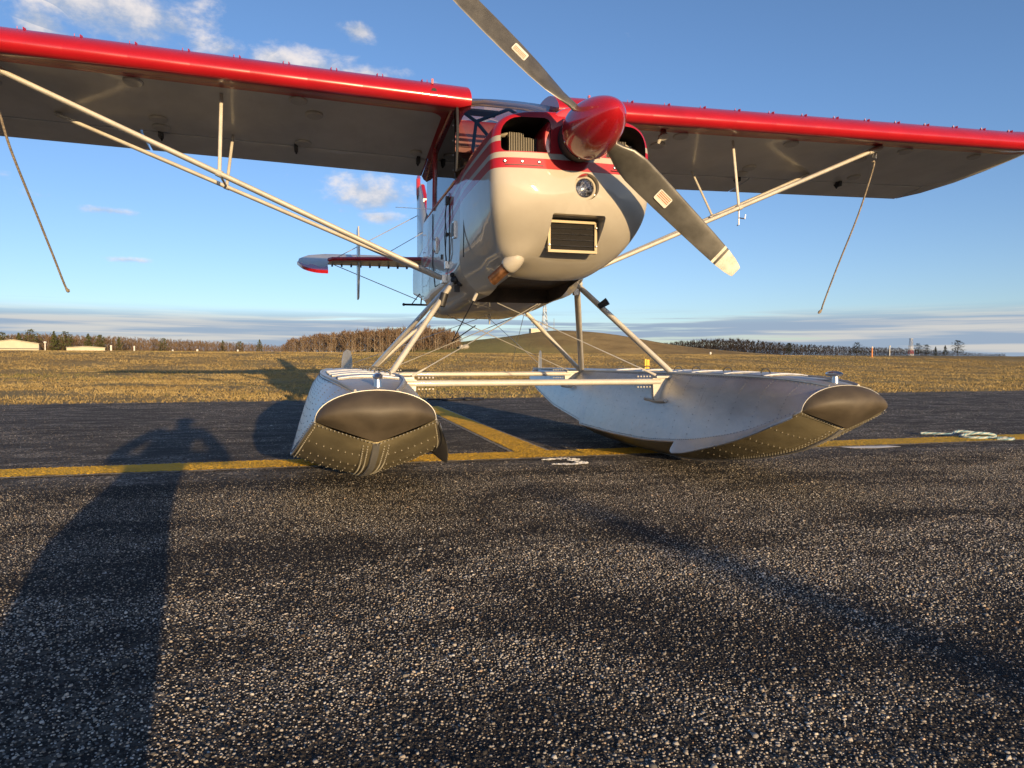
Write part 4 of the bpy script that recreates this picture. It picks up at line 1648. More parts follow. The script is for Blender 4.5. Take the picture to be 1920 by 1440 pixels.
g = MB()
g.grid([list(reversed(r_)) for r_ in [ws_row(k / 12) for k in range(13)]])
g.build('windshield', M['glass'], PT, sharp=80, recalc=False)
g = MB()
g.grid([list(reversed(r_)) for r_ in [roof_row(k / 6) for k in range(7)]])
g.build('skylight', M['clear'], PT, sharp=80, recalc=False)
g = MB()
g.tube(ws_row(0), .007, 8)
g.build('windshield_rim', M['black'], PT)
for s in (1, -1):
    i = 16 if s > 0 else 0
    e_ = [ws_row(k / 10)[i] for k in range(11)]
    g = MB()
    g.tube(e_, .009, 8)
    g.build('windshield_post', M['black'], PT)  # post coloured black for the shade it stands in
    g = MB()
    g.prism([mirror(p, s) for p in ((.378, -.30, 1.705), (.378, -1.05, 1.705), (.372, -1.05, 2.12), (.368, -.36, 2.18))], (s * .004, 0, 0))
    g.build('door_window', M['side_glass'], PT, sharp=0)
    g = MB()
    g.prism([mirror(p, s) for p in ((.378, -1.09, 1.705), (.340, -1.72, 1.74), (.338, -1.70, 2.05), (.372, -1.09, 2.12))], (s * .004, 0, 0))
    g.build('rear_window', M['side_glass'], PT, sharp=0)
    g = MB()
    g.tube([(s * .382, -1.07, 1.68), (s * .374, -1.07, 2.14)], .018, 6)
    g.tube([(s * .385, -.28, 1.697), (s * .385, -1.07, 1.697), (s * .35, -1.75, 1.72)], .010, 6)
    g.tube([(s * .374, -.34, 2.175), (s * .374, -1.05, 2.12), (s * .34, -1.72, 2.05)], .014, 6)
    g.build('window_frame', M['red'], PT)
    for z in (1.78, 1.87, 1.96, 2.05):
        q = MB()
        q.lathe([(0, .005), (.004, .003)], (s * .384, -.335, z), (s, 0, 0), 8, True, True)
        q.build('screw', M['steel'], PT)

# cabin interior seen through the glass
i_ = MB()
i_.box((0, -.26, 1.755), (.62, .10, .10))
i_.build('instrument_panel', M['black'], PT, sharp=0)
i_ = MB()
i_.box((0, -.95, 1.80), (.42, .10, .44)).box((0, -.75, 1.62), (.42, .42, .12))
i_.build('seat', M['seat'], PT)
i_ = MB()
i_.grid([[(-.33, -1.16, 2.20), (.33, -1.16, 2.20)], [(-.33, -1.3, 2.17), (.33, -1.3, 2.17)], [(-.33, -1.7, 2.08), (.33, -1.7, 2.08)]])
i_.build('headliner', M['tan'], PT, sharp=0)
i_ = MB()
i_.grid([[(-.33, -1.76, 1.65), (.33, -1.76, 1.65)], [(-.33, -1.76, 2.1), (.33, -1.76, 2.1)]])
i_.build('rear_bulkhead', M['tan'], PT, sharp=0)
for s in (1, -1):
    for pts in ([(.215, -.45, 2.125), (.35, -.41, 2.19)], [(.215, -.45, 2.125), (0, -.46, 2.225)], [(.215, -.45, 2.125), (.29, -.26, 1.80)],
                [(.215, -.45, 2.125), (.06, -.40, 1.93), (.0, -.36, 1.86)]):
        q = MB()
        q.tube([mirror(p, s) for p in pts], .011, 8)
        q.build('cabin_tube', M['tube'], PT)
for y, z in ((-.47, 2.262), (-.56, 2.288), (-.66, 2.31)):
    q = MB()
    q.tube([(-.31, y - .02, z - .02), (-.15, y, z), (.15, y, z), (.31, y - .02, z - .02)], .011, 8)
    q.build('skylight_bow', M['tan'], PT)
for x in (-.2, .2):
    q = MB()
    q.box((x, -.50, 2.20), (.26, .10, .012))
    q.build('sun_visor', M['tan'], PT, sharp=0)

# --- wings ------------------------------------------------------------
SEC_U = [(-1.275, 2.213), (-1.05, 2.305), (-.80, 2.375), (-.62, 2.396), (-.48, 2.380), (-.38, 2.340), (-.315, 2.296), (-.280, 2.250),
         (-.288, 2.212), (-.33, 2.190), (-.42, 2.198), (-.545, 2.2205), (-.9, 2.179), (-1.275, 2.132)]
SEC_F = [(-1.600, 2.092), (-1.45, 2.146), (-1.315, 2.200), (-1.300, 2.186), (-1.297, 2.146), (-1.312, 2.122), (-1.45, 2.104), (-1.600, 2.086)]


def wing_pt(x, y, z):
    """section point at span x, with the raked, slightly upswept tip"""
    ax = abs(x)
    dz = .025 * (ax - 1.74)
    k = max(0.0, (ax - 4.10) / .36)
    if k > 0:
        lower = z < 2.2 + .0 * y
        z2 = z + (2.30 - z) * min(1, k) ** 2 * .75
        yte = -1.60 + .95 * min(1, k) ** 1.2
        y = -.28 + (y + .28) * ((yte + .28) / (-1.60 + .28))
        z = z2
    return Vector((x, y, z + dz))


SPAN = [.28, .36, .41, .6, 1.0, 1.5, 2.0, 2.5, 3.0, 3.5, 4.0, 4.10, 4.20, 4.30, 4.38, 4.43, 4.46]
for s in (1, -1):
    sec = crom([(0, y, z) for y, z in SEC_U], 4)
    rows = [[wing_pt(s * x, p.y, p.z) for p in sec] for x in SPAN]
    w = MB()
    w.grid(rows, True, True, True)
    wing = w.build('wing', M['wing'], PT, sharp=50)
    fsec = crom([(0, y, z) for y, z in SEC_F], 3)
    for nm, x0, x1 in (('flap', .40, 2.315), ('aileron', 2.33, 4.10)):
        f = MB()
        f.grid([[Vector((s * (x0 + (x1 - x0) * k / 6), p.y, p.z + .025 * (x0 + (x1 - x0) * k / 6 - 1.74))) for p in fsec] for k in range(7)], True, True, True)
        f.build(nm, M['wing'], wing, sharp=50)
    f = MB()                                                          # fixed trailing piece of the tip
    f.grid([[wing_pt(s * x, p.y, p.z) for p in fsec] for x in (4.11, 4.20, 4.30, 4.38, 4.43, 4.46)], True, True, True)
    f.build('wing_tip', M['wing'], wing, sharp=50)

    f = MB()                                                          # red fillet closing the wing root behind the flap line
    rows_ = []
    for x_, yt in ((.285, -1.76), (.33, -1.74), (.37, -1.69), (.395, -1.62)):
        yy_ = np.linspace(-1.278, yt, 6)
        up_r = [Vector((s * x_, float(y_), 2.213 + .125 * (float(y_) + .628) + .025 * (x_ - 1.74) + .010 + .075 * (1 - k_ / 5))) for k_, y_ in enumerate(yy_)]
        lo_r = [Vector((s * x_, float(y_), 2.213 + .125 * (float(y_) + .628) + .025 * (x_ - 1.74))) for y_ in yy_]
        rows_.append(up_r + lo_r[::-1])
    f.grid(rows_, True, True, True)
    f.build('root_fairing', M['red'], wing, sharp=40)

    def lower(x, y):
        return Vector((s * x, y, 2.213 + .125 * (y + .628) + .025 * (x - 1.74)))
    for x, y, r_ in ((2.214, -.600, .055), (1.299, -.592, .055), (1.205, -.765, .055), (2.174, -1.07, .055), (2.18, -1.195, .055), (1.279, -1.215, .055),
                     (3.25, -.60, .055), (3.25, -1.15, .055), (3.95, -.62, .05), (.50, -1.18, .045), (3.0, -.80, .05)):
        q = MB()
        q.lathe([(-.002, r_), (.008, r_), (.014, r_ * .84), (.013, .001)], lower(x, y), (0, .124, -1), 28, False, True)
        q.build('inspection_cover', M['white'], wing, sharp=30)
    for x in (2.20, 1.33, .47, 3.2):
        q = MB()
        q.box(lower(x, -1.275) + Vector((0, 0, -.015)), (.025, .06, .05))
        q.tube([lower(x, -1.25) + Vector((0, 0, -.01)), lower(x, -1.30) + Vector((0, 0, -.045)), lower(x, -1.33)], .007, 6)
        q.build('hinge_bracket', M['black'], wing, sharp=0)
    vg = MB()
    for k in range(29):
        x = .55 + k * .135
        if k % 2 == 0:
            for j in (-1, 1):
                p = wing_pt(s * (x + j * .017), -.405, 2.353)
                vg.box(p + Vector((0, 0, .004)), (.003, .022, .013), Matrix.Rotation(R(18 * j), 3, 'Z'))
    tag(vg.build('vortex_generators', M['red'], wing, sharp=0), kind='stuff')
    # stall vane / tie ring / air scoop details
    q = MB()
    q.box(wing_pt(s * .51, -.355, 2.330) + Vector((0, 0, .010)), (.012, .02, .03))
    q.build('fuel_vent', M['red'], wing)
    q = MB()
    pc = wing_pt(s * .51, -.286, 2.262)
    q.lathe([(0, .017), (.004, .016)], pc + Vector((0, -.002, 0)), (0, 1, .05), 20, True, True)
    q.build('air_scoop', M['dark'], wing)
    if s < 0:
        q = MB()
        c = lower(1.13, -.545)
        q.tube([c + Vector((-.03, -.05, .02)), c + Vector((0, .02, -.03)), c + Vector((0, .03, -.05))], [.018, .024, .034], 14)
        q.tube([c + Vector((.01, .0, -.035)), c + Vector((.025, -.01, -.085))], [.02, .010], 12)
        q.build('pitot_horn', M['white'], wing)

    # struts
    lowp = Vector((s * .40, -.55, 1.135))
    top = lower(2.965, -.55) + Vector((0, 0, -.012))
    w = MB()
    w.tube([lowp, lowp.lerp(top, .5), top], .031, 14, .52, axis=(0, 1, 0))
    st_ = w.build('wing_strut', M['strut'], PT, sharp=60)
    w = MB()
    w.tube([lowp.lerp(top, .955), lowp.lerp(top, 1.0)], .036, 14, .6, axis=(0, 1, 0))
    w.build('strut_collar', M['strut'], st_, sharp=60)
    w = MB()
    w.box(lowp, (.05, .07, .05))
    w.build('strut_fitting', M['steel'], st_, sharp=0)
    w = MB()
    w.tube([top + Vector((-s * .06, -.0, -.035)), top + Vector((-s * .065, -.0, -.075)), top + Vector((-s * .035, 0, -.085)), top + Vector((-s * .03, 0, -.03))], .005, 6)
    w.build('tie_down_ring', M['steel'], st_)
    rl = Vector((s * .43, -.60, 1.150))
    rt = lower(2.78, -1.145) + Vector((0, 0, -.008))
    w = MB()
    w.tube([rl, rt], .024, 12, .55, axis=(0, 1, 0))
    w.build('wing_strut', M['strut'], PT, sharp=60)
    # jury struts
    jb = lowp.lerp(top, (1.749 - .40) / (2.965 - .40))
    rb = rl.lerp(rt, (1.75 - .43) / (2.78 - .43))
    for a, c_, r_ in ((lower(1.741, -.628), jb, .011), (lower(1.739, -1.212), rb, .010), (jb, rb, .008)):
        w = MB()
        w.tube([a, c_], r_, 10, .7, axis=(1, 0, 0))
        w.build('jury_strut', M['strut'], PT, sharp=60)
    w = MB()
    w.tube([jb.lerp(top, -.012), jb.lerp(top, .012)], .034, 12, .62, axis=(0, 1, 0))
    w.build('jury_clamp', M['strut'], PT, sharp=0)
    w = MB()
    w.tube([rb.lerp(rt, -.012), rb.lerp(rt, .012)], .027, 12, .62, axis=(0, 1, 0))
    w.build('jury_clamp', M['strut'], PT, sharp=0)
    if s < 0:
        w = MB()
        c = jb + Vector((s * -.02, .03, -.03))
        w.tube([c, c + Vector((0, 0, -.10)), c + Vector((.03, .03, -.11))], .005, 6)
        w.tube([c + Vector((0, 0, -.05)), c + Vector((-.03, .03, -.06)), c + Vector((-.035, .03, -.03))], .005, 6)
        w.build('step_hook', M['steel'], PT)

# centre section between the wings
c = MB()
csec = crom([(0, y, z) for y, z in SEC_U], 4)
c.grid([[Vector((x, p.y if p.y < -1.15 else -1.15 + (p.y + 1.15) * .02, p.z - .036 if p.z > 2.22 else p.z - .025)) for p in csec] for x in (-.285, -.14, 0, .14, .285)], True, True, True)
c.build('cabin_roof', M['wing'], PT, sharp=50)

# --- tail ---------------------------------------------------------------
def plate(pts, th, axis):
    """flat surface with bevelled edge from an outline"""
    ax = Vector(axis)
    b_ = MB()
    ctr = sum((Vector(p) for p in pts), Vector()) / len(pts)
    loops = []
    for off, sc in ((-th / 2, .96), (-th / 2 * .6, 1.0), (th / 2 * .6, 1.0), (th / 2, .96)):
        loops.append([ctr + (Vector(p) - ctr) * sc + ax * off for p in pts])
    b_.grid(loops, True, True, True)
    return b_


for s in (1, -1):
    ZS = 1.745
    stb = [(s * .03, -4.05, ZS), (s * .5, -4.18, ZS), (s * 1.02, -4.33, ZS), (s * 1.06, -4.40, ZS), (s * 1.06, -4.74, ZS), (s * .03, -4.74, ZS)]
    tail = plate(stb, .035, (0, 0, 1)).build('tailplane', M['white'], PT, sharp=40)
    q = MB()
    q.tube([Vector(p) + Vector((0, .005, 0)) for p in stb[:4]], .022, 10)
    q.build('leading_edge', M['red'], tail)
    # elevator held up by the stick, its balance horn dropping in front of the hinge
    up = R(22)

    def ev(x, c_):
        return Vector((s * x, -4.755 - c_ * math.cos(up), ZS + c_ * math.sin(up)))
    outl = [ev(.05, 0), ev(1.075, 0), ev(1.075, -.36), ev(1.20, -.34), ev(1.33, -.22), ev(1.41, -.02), ev(1.40, .16), ev(1.30, .33), ev(1.1, .42), ev(.6, .45), ev(.10, .44)]
    nrm = Vector((0, math.sin(up), math.cos(up)))
    el_ = plate(outl, .03, nrm).build('elevator', M['white'], tail, sharp=40)
    q = MB()
    rim = crom([ev(1.070, -.368), ev(1.205, -.349), ev(1.338, -.228), ev(1.418, -.02)], 5)
    inn = crom([ev(1.070, -.20), ev(1.15, -.24), ev(1.24, -.13), ev(1.33, -.14), ev(1.405, -.015)], 4)
    n_ = min(len(rim), len(inn))
    for off_ in (.0190, -.0190):
        q.grid([[p + nrm * off_ for p in rim[:n_]], [p + nrm * off_ for p in inn[:n_]]])
    q.grid([[p + nrm * .0190 for p in rim[:n_]], [p - nrm * .0190 for p in rim[:n_]]])
    q.build('horn_trim', M['red'], el_, sharp=0)
    for k in range(9):
        q = MB()
        q.box((s * (.14 + k * .11), -4.70, ZS - .028), (.02, .05, .022))
        q.build('hinge', M['black'], tail, sharp=0)
    q = plate([(s * .728, -4.30, ZS + .12), (s * .728, -4.42, ZS + .40), (s * .728, -4.66, ZS + .40), (s * .728, -4.70, ZS), (s * .728, -4.66, ZS - .43),
               (s * .728, -4.50, ZS - .43), (s * .728, -4.30, ZS - .10)], .022, (1, 0, 0))
    q.build('finlet', M['white'], tail, sharp=40)
    for z0, p1 in ((ZS - .02, Vector((s * .03, -4.60, 1.33))), (ZS + .02, Vector((0, -4.60, 2.35)))):
        q = MB()
        q.tube([(s * 1.03, -4.60, z0), p1], .005, 6)
        q.build('tail_wire', M['wire'], tail)
fin = plate([(0, -3.80, 1.90), (0, -3.86, 2.20), (0, -4.12, 2.44), (0, -4.36, 2.66), (0, -4.62, 2.66), (0, -4.62, 1.80)], .05, (1, 0, 0)).build('fin', M['white'], PT, sharp=40)
q = MB()
q.tube([(0, -3.80, 2.12), (0, -3.86, 2.22), (0, -4.12, 2.455), (0, -4.30, 2.62)], .026, 10)
q.box((0, -4.05, 2.40), (.07, .05, .04))
q.build('leading_edge', M['red'], fin)
rd = R(10)
rp = [(-4.64, 1.45), (-4.64, 2.52), (-4.52, 2.56), (-4.50, 2.74), (-4.62, 2.79), (-4.95, 2.72), (-5.25, 2.40), (-5.28, 1.9), (-5.10, 1.50)]
rpts = [Vector(((y + 4.64) * math.sin(rd), -4.64 + (y + 4.64) * math.cos(rd), z)) for y, z in rp]
rud = plate(rpts, .045, (math.cos(rd), math.sin(rd), 0)).build('rudder', M['white'], PT, sharp=40)
q = MB()
q.tube([rpts[2] + Vector((0, .008, 0)), rpts[3] + Vector((0, .008, 0)), rpts[4] + Vector((0, 0, .006))], .026, 8)
q.build('horn_trim', M['red'], rud)
q = MB()
q.tube([(0.02, -4.2, 1.43), (0.02, -4.35, 1.25)], .008, 6)
q.tube([(.22, -4.35, 1.25), (-.16, -4.35, 1.25)], .012, 8)
q.tube([(.02, -4.30, 1.40), (.13, -4.35, 1.25)], .006, 6)
q.ball((.22, -4.35, 1.25), .018, 6)
q.build('steering_arm', M['black'], PT)
q = MB()
q.tube([(0, -2.9, 2.07), (.46, -2.95, 2.08)], .003, 5)
q.build('whip_antenna', M['wire'], PT)
q = MB()
q.tube([(.10, -4.0, 2.02), (0.0, -4.0, 2.06), (.42, -4.0, 1.80)], .004, 5)
q.build('whip_antenna', M['wire'], PT)

# --- floats ---------------------------------------------------------------
FX = .995
#      y      deck z, half  shoulder x,z    chine x,z     keel
ST = [(1.430, .508, .075, .150, .479, .214, .404, .326),
      (1.300, .527, .110, .185, .463, .250, .345, .245),
      (1.100, .537, .140, .212, .452, .287, .270, .175),
      (0.700, .541, .170, .236, .444, .321, .192, .088),
      (0.200, .541, .185, .246, .440, .335, .147, .018),
      (-.300, .537, .185, .247, .438, .336, .137, .002),
      (-.900, .533, .180, .245, .436, .330, .140, .000),
      (-.930, .533, .180, .245, .436, .328, .168, .060),
      (-1.60, .530, .165, .226, .440, .298, .235, .130),
      (-2.30, .526, .130, .176, .455, .222, .335, .240),
      (-2.92, .520, .070, .090, .480, .112, .425, .360)]


def lerp_st(y):
    ys = [s_[0] for s_ in ST][::-1]
    return [float(np.interp(y, ys, [s_[k] for s_ in ST][::-1])) for k in range(1, 8)]


def smooth_st(y):
    """stations eased so that the hull lines run fair forward of the step"""
    if y < -.9:
        return lerp_st(y)
    acc = np.zeros(7)
    for d_ in (-.12, -.06, 0, .06, .12):
        acc += np.array(lerp_st(max(-.9, min(1.43, y + d_))))
    k = min(1.0, (1.43 - y) / .14)
    return list(acc / 5 * k + np.array(lerp_st(y)) * (1 - k))


def side_curve(y):
    dz, dh, sx, sz, cx, cz, kz = smooth_st(y)
    return [Vector((p[0], y, p[1])) for p in
            [(q.x, q.z) for q in crom([(dh, 0, dz), (dh + (sx - dh) * .56, 0, dz - (dz - sz) * .48), (sx, 0, sz), (sx + (cx - sx) * .58, 0, cz + (sz - cz) * .48), (cx, 0, cz)], 4)]]


YS = [1.43, 1.39, 1.34, 1.27, 1.18, 1.08, .95, .8, .65, .5, .35, .2, .05, -.1, -.3, -.5, -.7, -.9, -.9301, -1.1, -1.35, -1.6, -1.95, -2.3, -2.6, -2.92]
FDIR = Vector((.2, .95, -.1))
for s in (1, -1):
    o = Vector((s * FX, 0, 0))
    h = MB()
    for sd in (1, -1):
        h.grid([[o + mirror(p, sd) for p in side_curve(y)] for y in YS])
        bot = []
        for y in YS:
            dz, dh, sx, sz, cx, cz, kz = smooth_st(y)
            bot.append([o + mirror((cx, y, cz), sd), o + mirror((cx * .66, y, kz + (cz - kz) * .56), sd), o + mirror((cx * .33, y, kz + (cz - kz) * .24), sd), o + Vector((0, y, kz))])
        h.mat(1).grid(bot)
        h.mat(0)
    h.grid([[o + Vector((d_ * smooth_st(y)[1], y, smooth_st(y)[0] + .010 * (1 - d_ * d_))) for d_ in (-1, -.5, 0, .5, 1)] for y in YS])
    for y in (1.43, -2.92):
        sc = side_curve(y)
        dz, dh, sx, sz, cx, cz, kz = smooth_st(y)
        h.add([o + p for p in sc] + [o + Vector((0, y, kz))] + [o + mirror(p, -1) for p in reversed(sc)], [tuple(range(2 * len(sc) + 1))])
    bm = bmesh.new()
    me_ = h.mesh('float', [M['alu'], M['alu_bottom']], 0, False)
    bm.from_mesh(me_)
    bmesh.ops.remove_doubles(bm, verts=bm.verts, dist=.0004)
    bmesh.ops.recalc_face_normals(bm, faces=bm.faces)
    bm.to_mesh(me_)
    bm.free()
    me_.polygons.foreach_set('use_smooth', [True] * len(me_.polygons))
    me_.set_sharp_from_angle(angle=R(28))
    hull = bpy.data.objects.new('float', me_)
    col.objects.link(hull)
    hull.parent = PT
    hull['label'] = 'aluminium float under the ' + ('fuselage on the left of the picture' if s > 0 else 'fuselage on the right of the picture')

    # bow bumper: bulging brown rubber pad
    top = [o + Vector((p.x, 1.43, p.z)) for p in side_curve(1.43)]
    left = [o + Vector((-p.x, 1.43, p.z)) for p in side_curve(1.43)]
    keel = o + Vector((0, 1.435, .328))
    N_ = 12
    up_ = [Vector((-.214 * math.cos(math.pi * k / 24), 1.43, .404 + .110 * math.sin(math.pi * k / 24) ** .95)) for k in range(25)]
    dn_ = [(left[-1] - o).lerp(keel - o, k / 12) for k in range(12)] + [(keel - o).lerp(top[-1] - o, k / 12) for k in range(13)]
    rows = []
    for j in range(N_ + 1):
        v = j / N_
        rw = []
        for k in range(25):
            p = dn_[k].lerp(up_[k], v)
            across = 1 - ((k - 12) / 12) ** 2
            # rounded nose: steep near the top edge, a soft horizontal crown two thirds up
            bulge = across ** .8 * (.012 + .082 * math.sin(math.pi * min(1, (v * .95 + .05) ** 1.5)) ** .75)
            p = o + p + Vector((0, bulge, 0))
            rw.append(p)
        rows.append(rw)
    bp = MB()
    bp.grid(rows)
    bp.grid([rows[0], [p + Vector((0, -.03, 0)) for p in rows[0]]])
    bp.build('bow_bumper', M['rubber'], hull, sharp=70)
    tr = MB()
    tr.tube([p + Vector((0, .002, .001)) for p in rows[-1]], .0020, 6)
    tr.build('bumper_trim', M['alu'], hull)

    # keel and step strips
    k_ = MB()
    pts = [o + Vector((0, y, smooth_st(y)[6])) for y in YS[:18]]
    k_.grid([[p + Vector((-.014, 0, .008)) for p in pts], [p + Vector((-.012, 0, -.004)) for p in pts], [p + Vector((.012, 0, -.004)) for p in pts], [p + Vector((.014, 0, .008)) for p in pts]])
    for p in range(len(pts)):
        pass
    k_.build('keel_strip', M['alu'], hull, sharp=30)
    # inboard spray rail, curling down off the chine, rounded at its after end
    rr_ = []
    for k in range(49):
        y = 1.40 - .86 * k / 48
        dz, dh, sx, sz, cx, cz, kz = smooth_st(y)
        t_ = k / 48
        wdt = .016 + .070 * min(1, t_ * 1.25) ** 1.1
        if t_ > .90:
            wdt *= math.sqrt(max(.003, 1 - ((t_ - .90) / .1) ** 2))
        c0 = Vector((-s * cx, y, cz))
        d_ = Vector((-s * .62, 0, -.55)).normalized() if True else None
        rr_.append([o + c0 + Vector((s * .002, 0, .014)), o + c0 + d_ * wdt * .5 + Vector((-s * .004, 0, .008)), o + c0 + d_ * wdt])
    sr = MB()
    sr.grid(rr_)
    sr.grid([[p + Vector((s * .003, 0, -.004)) for p in r_] for r_ in rr_])
    sr.build('spray_rail', M['alu'], hull, sharp=60)

    # chine and seam beads
    for sd in (1, -1):
        q = MB()
        q.tube([o + mirror(side_curve(y)[-1], sd) for y in YS[:18]], .0045, 5)
        q.build('chine_bead', M['alu'], hull)
        q = MB()
        q.tube([o + mirror(side_curve(y)[0], sd) + Vector((0, 0, .004)) for y in YS], .006, 5)
        q.build('deck_edge', M['alu'], hull)

    # rivets
    rv, rb_ = MB(), MB()

    def rivet(p, r_=.0031, low=False):
        (rb_ if low else rv).add([p + Vector(d_) * r_ for d_ in ((1, 0, 0), (-1, 0, 0), (0, 1, 0), (0, -1, 0), (0, 0, 1), (0, 0, -1))],
               [(0, 2, 4), (2, 1, 4), (1, 3, 4), (3, 0, 4), (2, 0, 5), (1, 2, 5), (3, 1, 5), (0, 3, 5)])
    for sd in (1, -1):
        y = 1.40
        while y > -2.5:
            sc = side_curve(y)
            rivet(o + mirror(sc[-1], sd) + Vector((sd * .001, 0, .012)), .0032)
            rivet(o + mirror(sc[1], sd) + Vector((sd * .001, 0, .001)), .0030)
            if y > -.85:
                dz, dh, sx, sz, cx, cz, kz = smooth_st(y)
                rivet(o + mirror((cx * .965, y, kz + (cz - kz) * .945), sd) + Vector((0, .002, -.003)), low=True)
                rivet(o + mirror((.030, y, kz + (cz - kz) * .065 - .003), sd), low=True)
                rivet(o + mirror((.046, y, kz + (cz - kz) * .10 - .003), sd), .003, True)
            y -= .022
        for y0 in np.arange(1.30, -2.5, -.165):
            y0 = float(y0)
            sc = side_curve(y0)
            for k in range(1, len(sc) - 1):
                rivet(o + mirror(sc[k].lerp(sc[k + 1], .4), sd) + Vector((sd * .0004, 0, .0003)), .0027)
            if y0 > -.85:
                for k in range(1, 9):
                    t_ = .12 + k * .10
                    dz, dh, sx, sz, cx, cz, kz = smooth_st(y0 - .05 * t_)
                    zz = np.interp(t_, [0, .33, .66, 1], [kz, kz + (cz - kz) * .24, kz + (cz - kz) * .56, cz])
                    rivet(o + mirror((cx * t_, y0 - .05 * t_, float(zz) - .0020), sd), .0028, True)
        for k in range(17):                                             # along the bumper seam
            p = (o + mirror((.214, 1.43, .404), sd)).lerp(keel, k / 16)
            rivet(p + Vector((0, .009, -.009)), .0031, True)
    tag(rv.build('rivets', M['rivet_shaded'], hull, sharp=0, recalc=False), kind='stuff')
    tag(rb_.build('rivets', M['rivet'], hull, sharp=0, recalc=False), kind='stuff')

    # deck: hatches with loop handles, cleat, bow line
    for k in range(6):
        y = .95 - k * .32 if k < 3 else .10 - (k - 3) * .42
        hw = smooth_st(y)[1] * .82
        q = MB()
        q.grid([[o + Vector((d_ * hw, yy, smooth_st(yy)[0] + .018 * (1 - .6 * d_ * d_) + zz)) for d_ in (-1, -.6, -.2, .2, .6, 1)]
                for yy, zz in ((y + .09, -.012), (y + .085, .003), (y - .085, .003), (y - .09, -.012))])
        hatch = q.build('deck_hatch', M['alu'], hull, sharp=30)
        q = MB()
        q.grid([[o + Vector((d_ * hw * 1.03, yy, smooth_st(yy)[0] + .014 * (1 - .6 * d_ * d_))) for d_ in (-1, -.6, -.2, .2, .6, 1)] for yy in (y + .105, y - .105)])
        q.build('hatch_gasket', M['black'], hatch, sharp=0)
        q = MB()
        c_ = o + Vector((-s * hw * .55, y + .02, smooth_st(y)[0] + .018))
        q.tube([c_ + Vector((.026 * math.cos(a), 0, .022 * math.sin(a))) for a in np.linspace(0, math.pi, 9)], .0038, 6)
        q.build('hatch_handle', M['black'], hatch)
    q = MB()
    cl = o + Vector((-s * .008, 1.385, .52))
    q.tube([cl, cl + Vector((0, 0, .032))], [.016, .012], 12)
    q.ball(cl + Vector((0, -.008, .042)), (.019, .052, .0125), 8)
    q.build('cleat', M['steel'], hull)
    q = MB()
    fl_ = Vector((s * .837, .215, .530))
    q.tube([fl_ + Vector((0, .01, 0)), (fl_ + cl) / 2 + Vector((0, 0, .004)), cl + Vector((0, -.02, .014))], .0035, 6)
    q.build('bow_cable', M['wire'], hull)
    # water rudder, swung up
    wr = o + Vector((-s * .06, -2.72, .50))
    rm = Matrix.Rotation(R(48 if s > 0 else 62), 3, 'Z')
    q = MB()
    prof_ = [(-.075, 0), (.075, 0), (.07, .10), (.045, .18), (.0, .205), (-.05, .19), (-.07, .12)]
    q.prism([wr + rm @ Vector((a, -.004, c2)) for a, c2 in prof_], rm @ Vector((0, .008, 0)))
    wro = q.build('water_rudder', M['alu'], hull, sharp=0)
    q = MB()
    q.box(wr + Vector((0, 0, .005)), (.10, .10, .03))
    q.tube([wr + Vector((-.07, .04, .01)), wr + Vector((.09, .04, .01))], .008, 8)
    q.build('rudder_bracket', M['steel'], wro)

    # gussets at the spreader bars
    for y, sc_ in ((.215, 1.0), (-1.317, .75)):
        q = MB()
        q.prism([(s * .690, y - .012, .512), (s * .850, y - .012, .524), (s * .800, y - .012, .47), (s * (.725 if sc_ == 1 else .74), y - .012, .512 - .135 * sc_), (s * .697, y - .012, .512 - .12 * sc_)], (0, .024, 0))
        q.box((s * .775, y, .520), (.14, .07, .012))
        q.tube([(s * .700, y - .11 * sc_, .385 if sc_ == 1 else .405), (s * .712, y, .378 if sc_ == 1 else .40), (s * .722, y + .11 * sc_, .385 if sc_ == 1 else .405)], .010, 6)
        q.build('gusset', M['strut'], hull, sharp=0)

    # float struts
    ft = Vector((s * .396, -.258, 1.097))
    rtop = Vector((s * .335, -1.22, .985))
    f_low = Vector((s * .837, .215, .525))
    r_low = Vector((s * .836, -1.317, .518))
    for a, c_, r_ in ((f_low, ft, .027), (r_low, ft, .027), (r_low, rtop, .026)):
        w = MB()
        w.tube([a, a.lerp(c_, .05), a.lerp(c_, .95), c_], [r_ * .55, r_, r_, r_ * .6], 14, .6, axis=(0, 1, 0))
        so = w.build('float_strut', M['strut'], PT, sharp=60)
        w = MB()
        w.tube([a + Vector((0, -.03, 0)), a + Vector((0, .03, 0))], .016, 8)
        w.build('bolt', M['strut'], so)
    w = MB()
    w.ball(ft + Vector((0, .03, .0)), .028, 6)
    w.ball(ft + Vector((-s * .03, .04, -.02)), .020, 6)
    w.ball(ft + Vector((s * .015, .03, .03)), .016, 6)
    w.box(ft + Vector((-s * .015, .02, -.05)), (.03, .03, .04))
    w.build('strut_fitting', M['black'] if s > 0 else M['strut'], PT)
    w = MB()
    cp = f_low.lerp(ft, .80 if s > 0 else .76)
    if s > 0:
        w.tube([cp + Vector((-.010, .028, .025)), cp + Vector((.012, .03, -.05))], .024, 12)
    else:
        w.tube([cp + Vector((.01, .025, -.012)), cp + Vector((-.035, .055, .022))], [.018, .024], 12)
    w.build('strut_step', M['black'], PT)
    # bracing wires
    for a, c_ in (((s * .715, .215, .53), (-s * .13, -.235, .966)), ((s * .72, -1.30, .53), (-s * .30, -1.22, .96)),
                  ((s * .33, -1.20, .99), (s * .62, -2.65, .55)), ((-s * .02, -1.05, .945), (s * .93, -2.70, .56))):
        w = MB()
        w.tube([a, c_], .0032 if c_[1] > -2 else .0022, 6)
        w.build('brace_wire', M['wire'], PT)
    w = MB()
    w.tube([Vector((s * .715, .215, .53)).lerp(Vector((-s * .13, -.235, .966)), t_) for t_ in (.0, .03, .10)], [.009, .007, .004], 8)
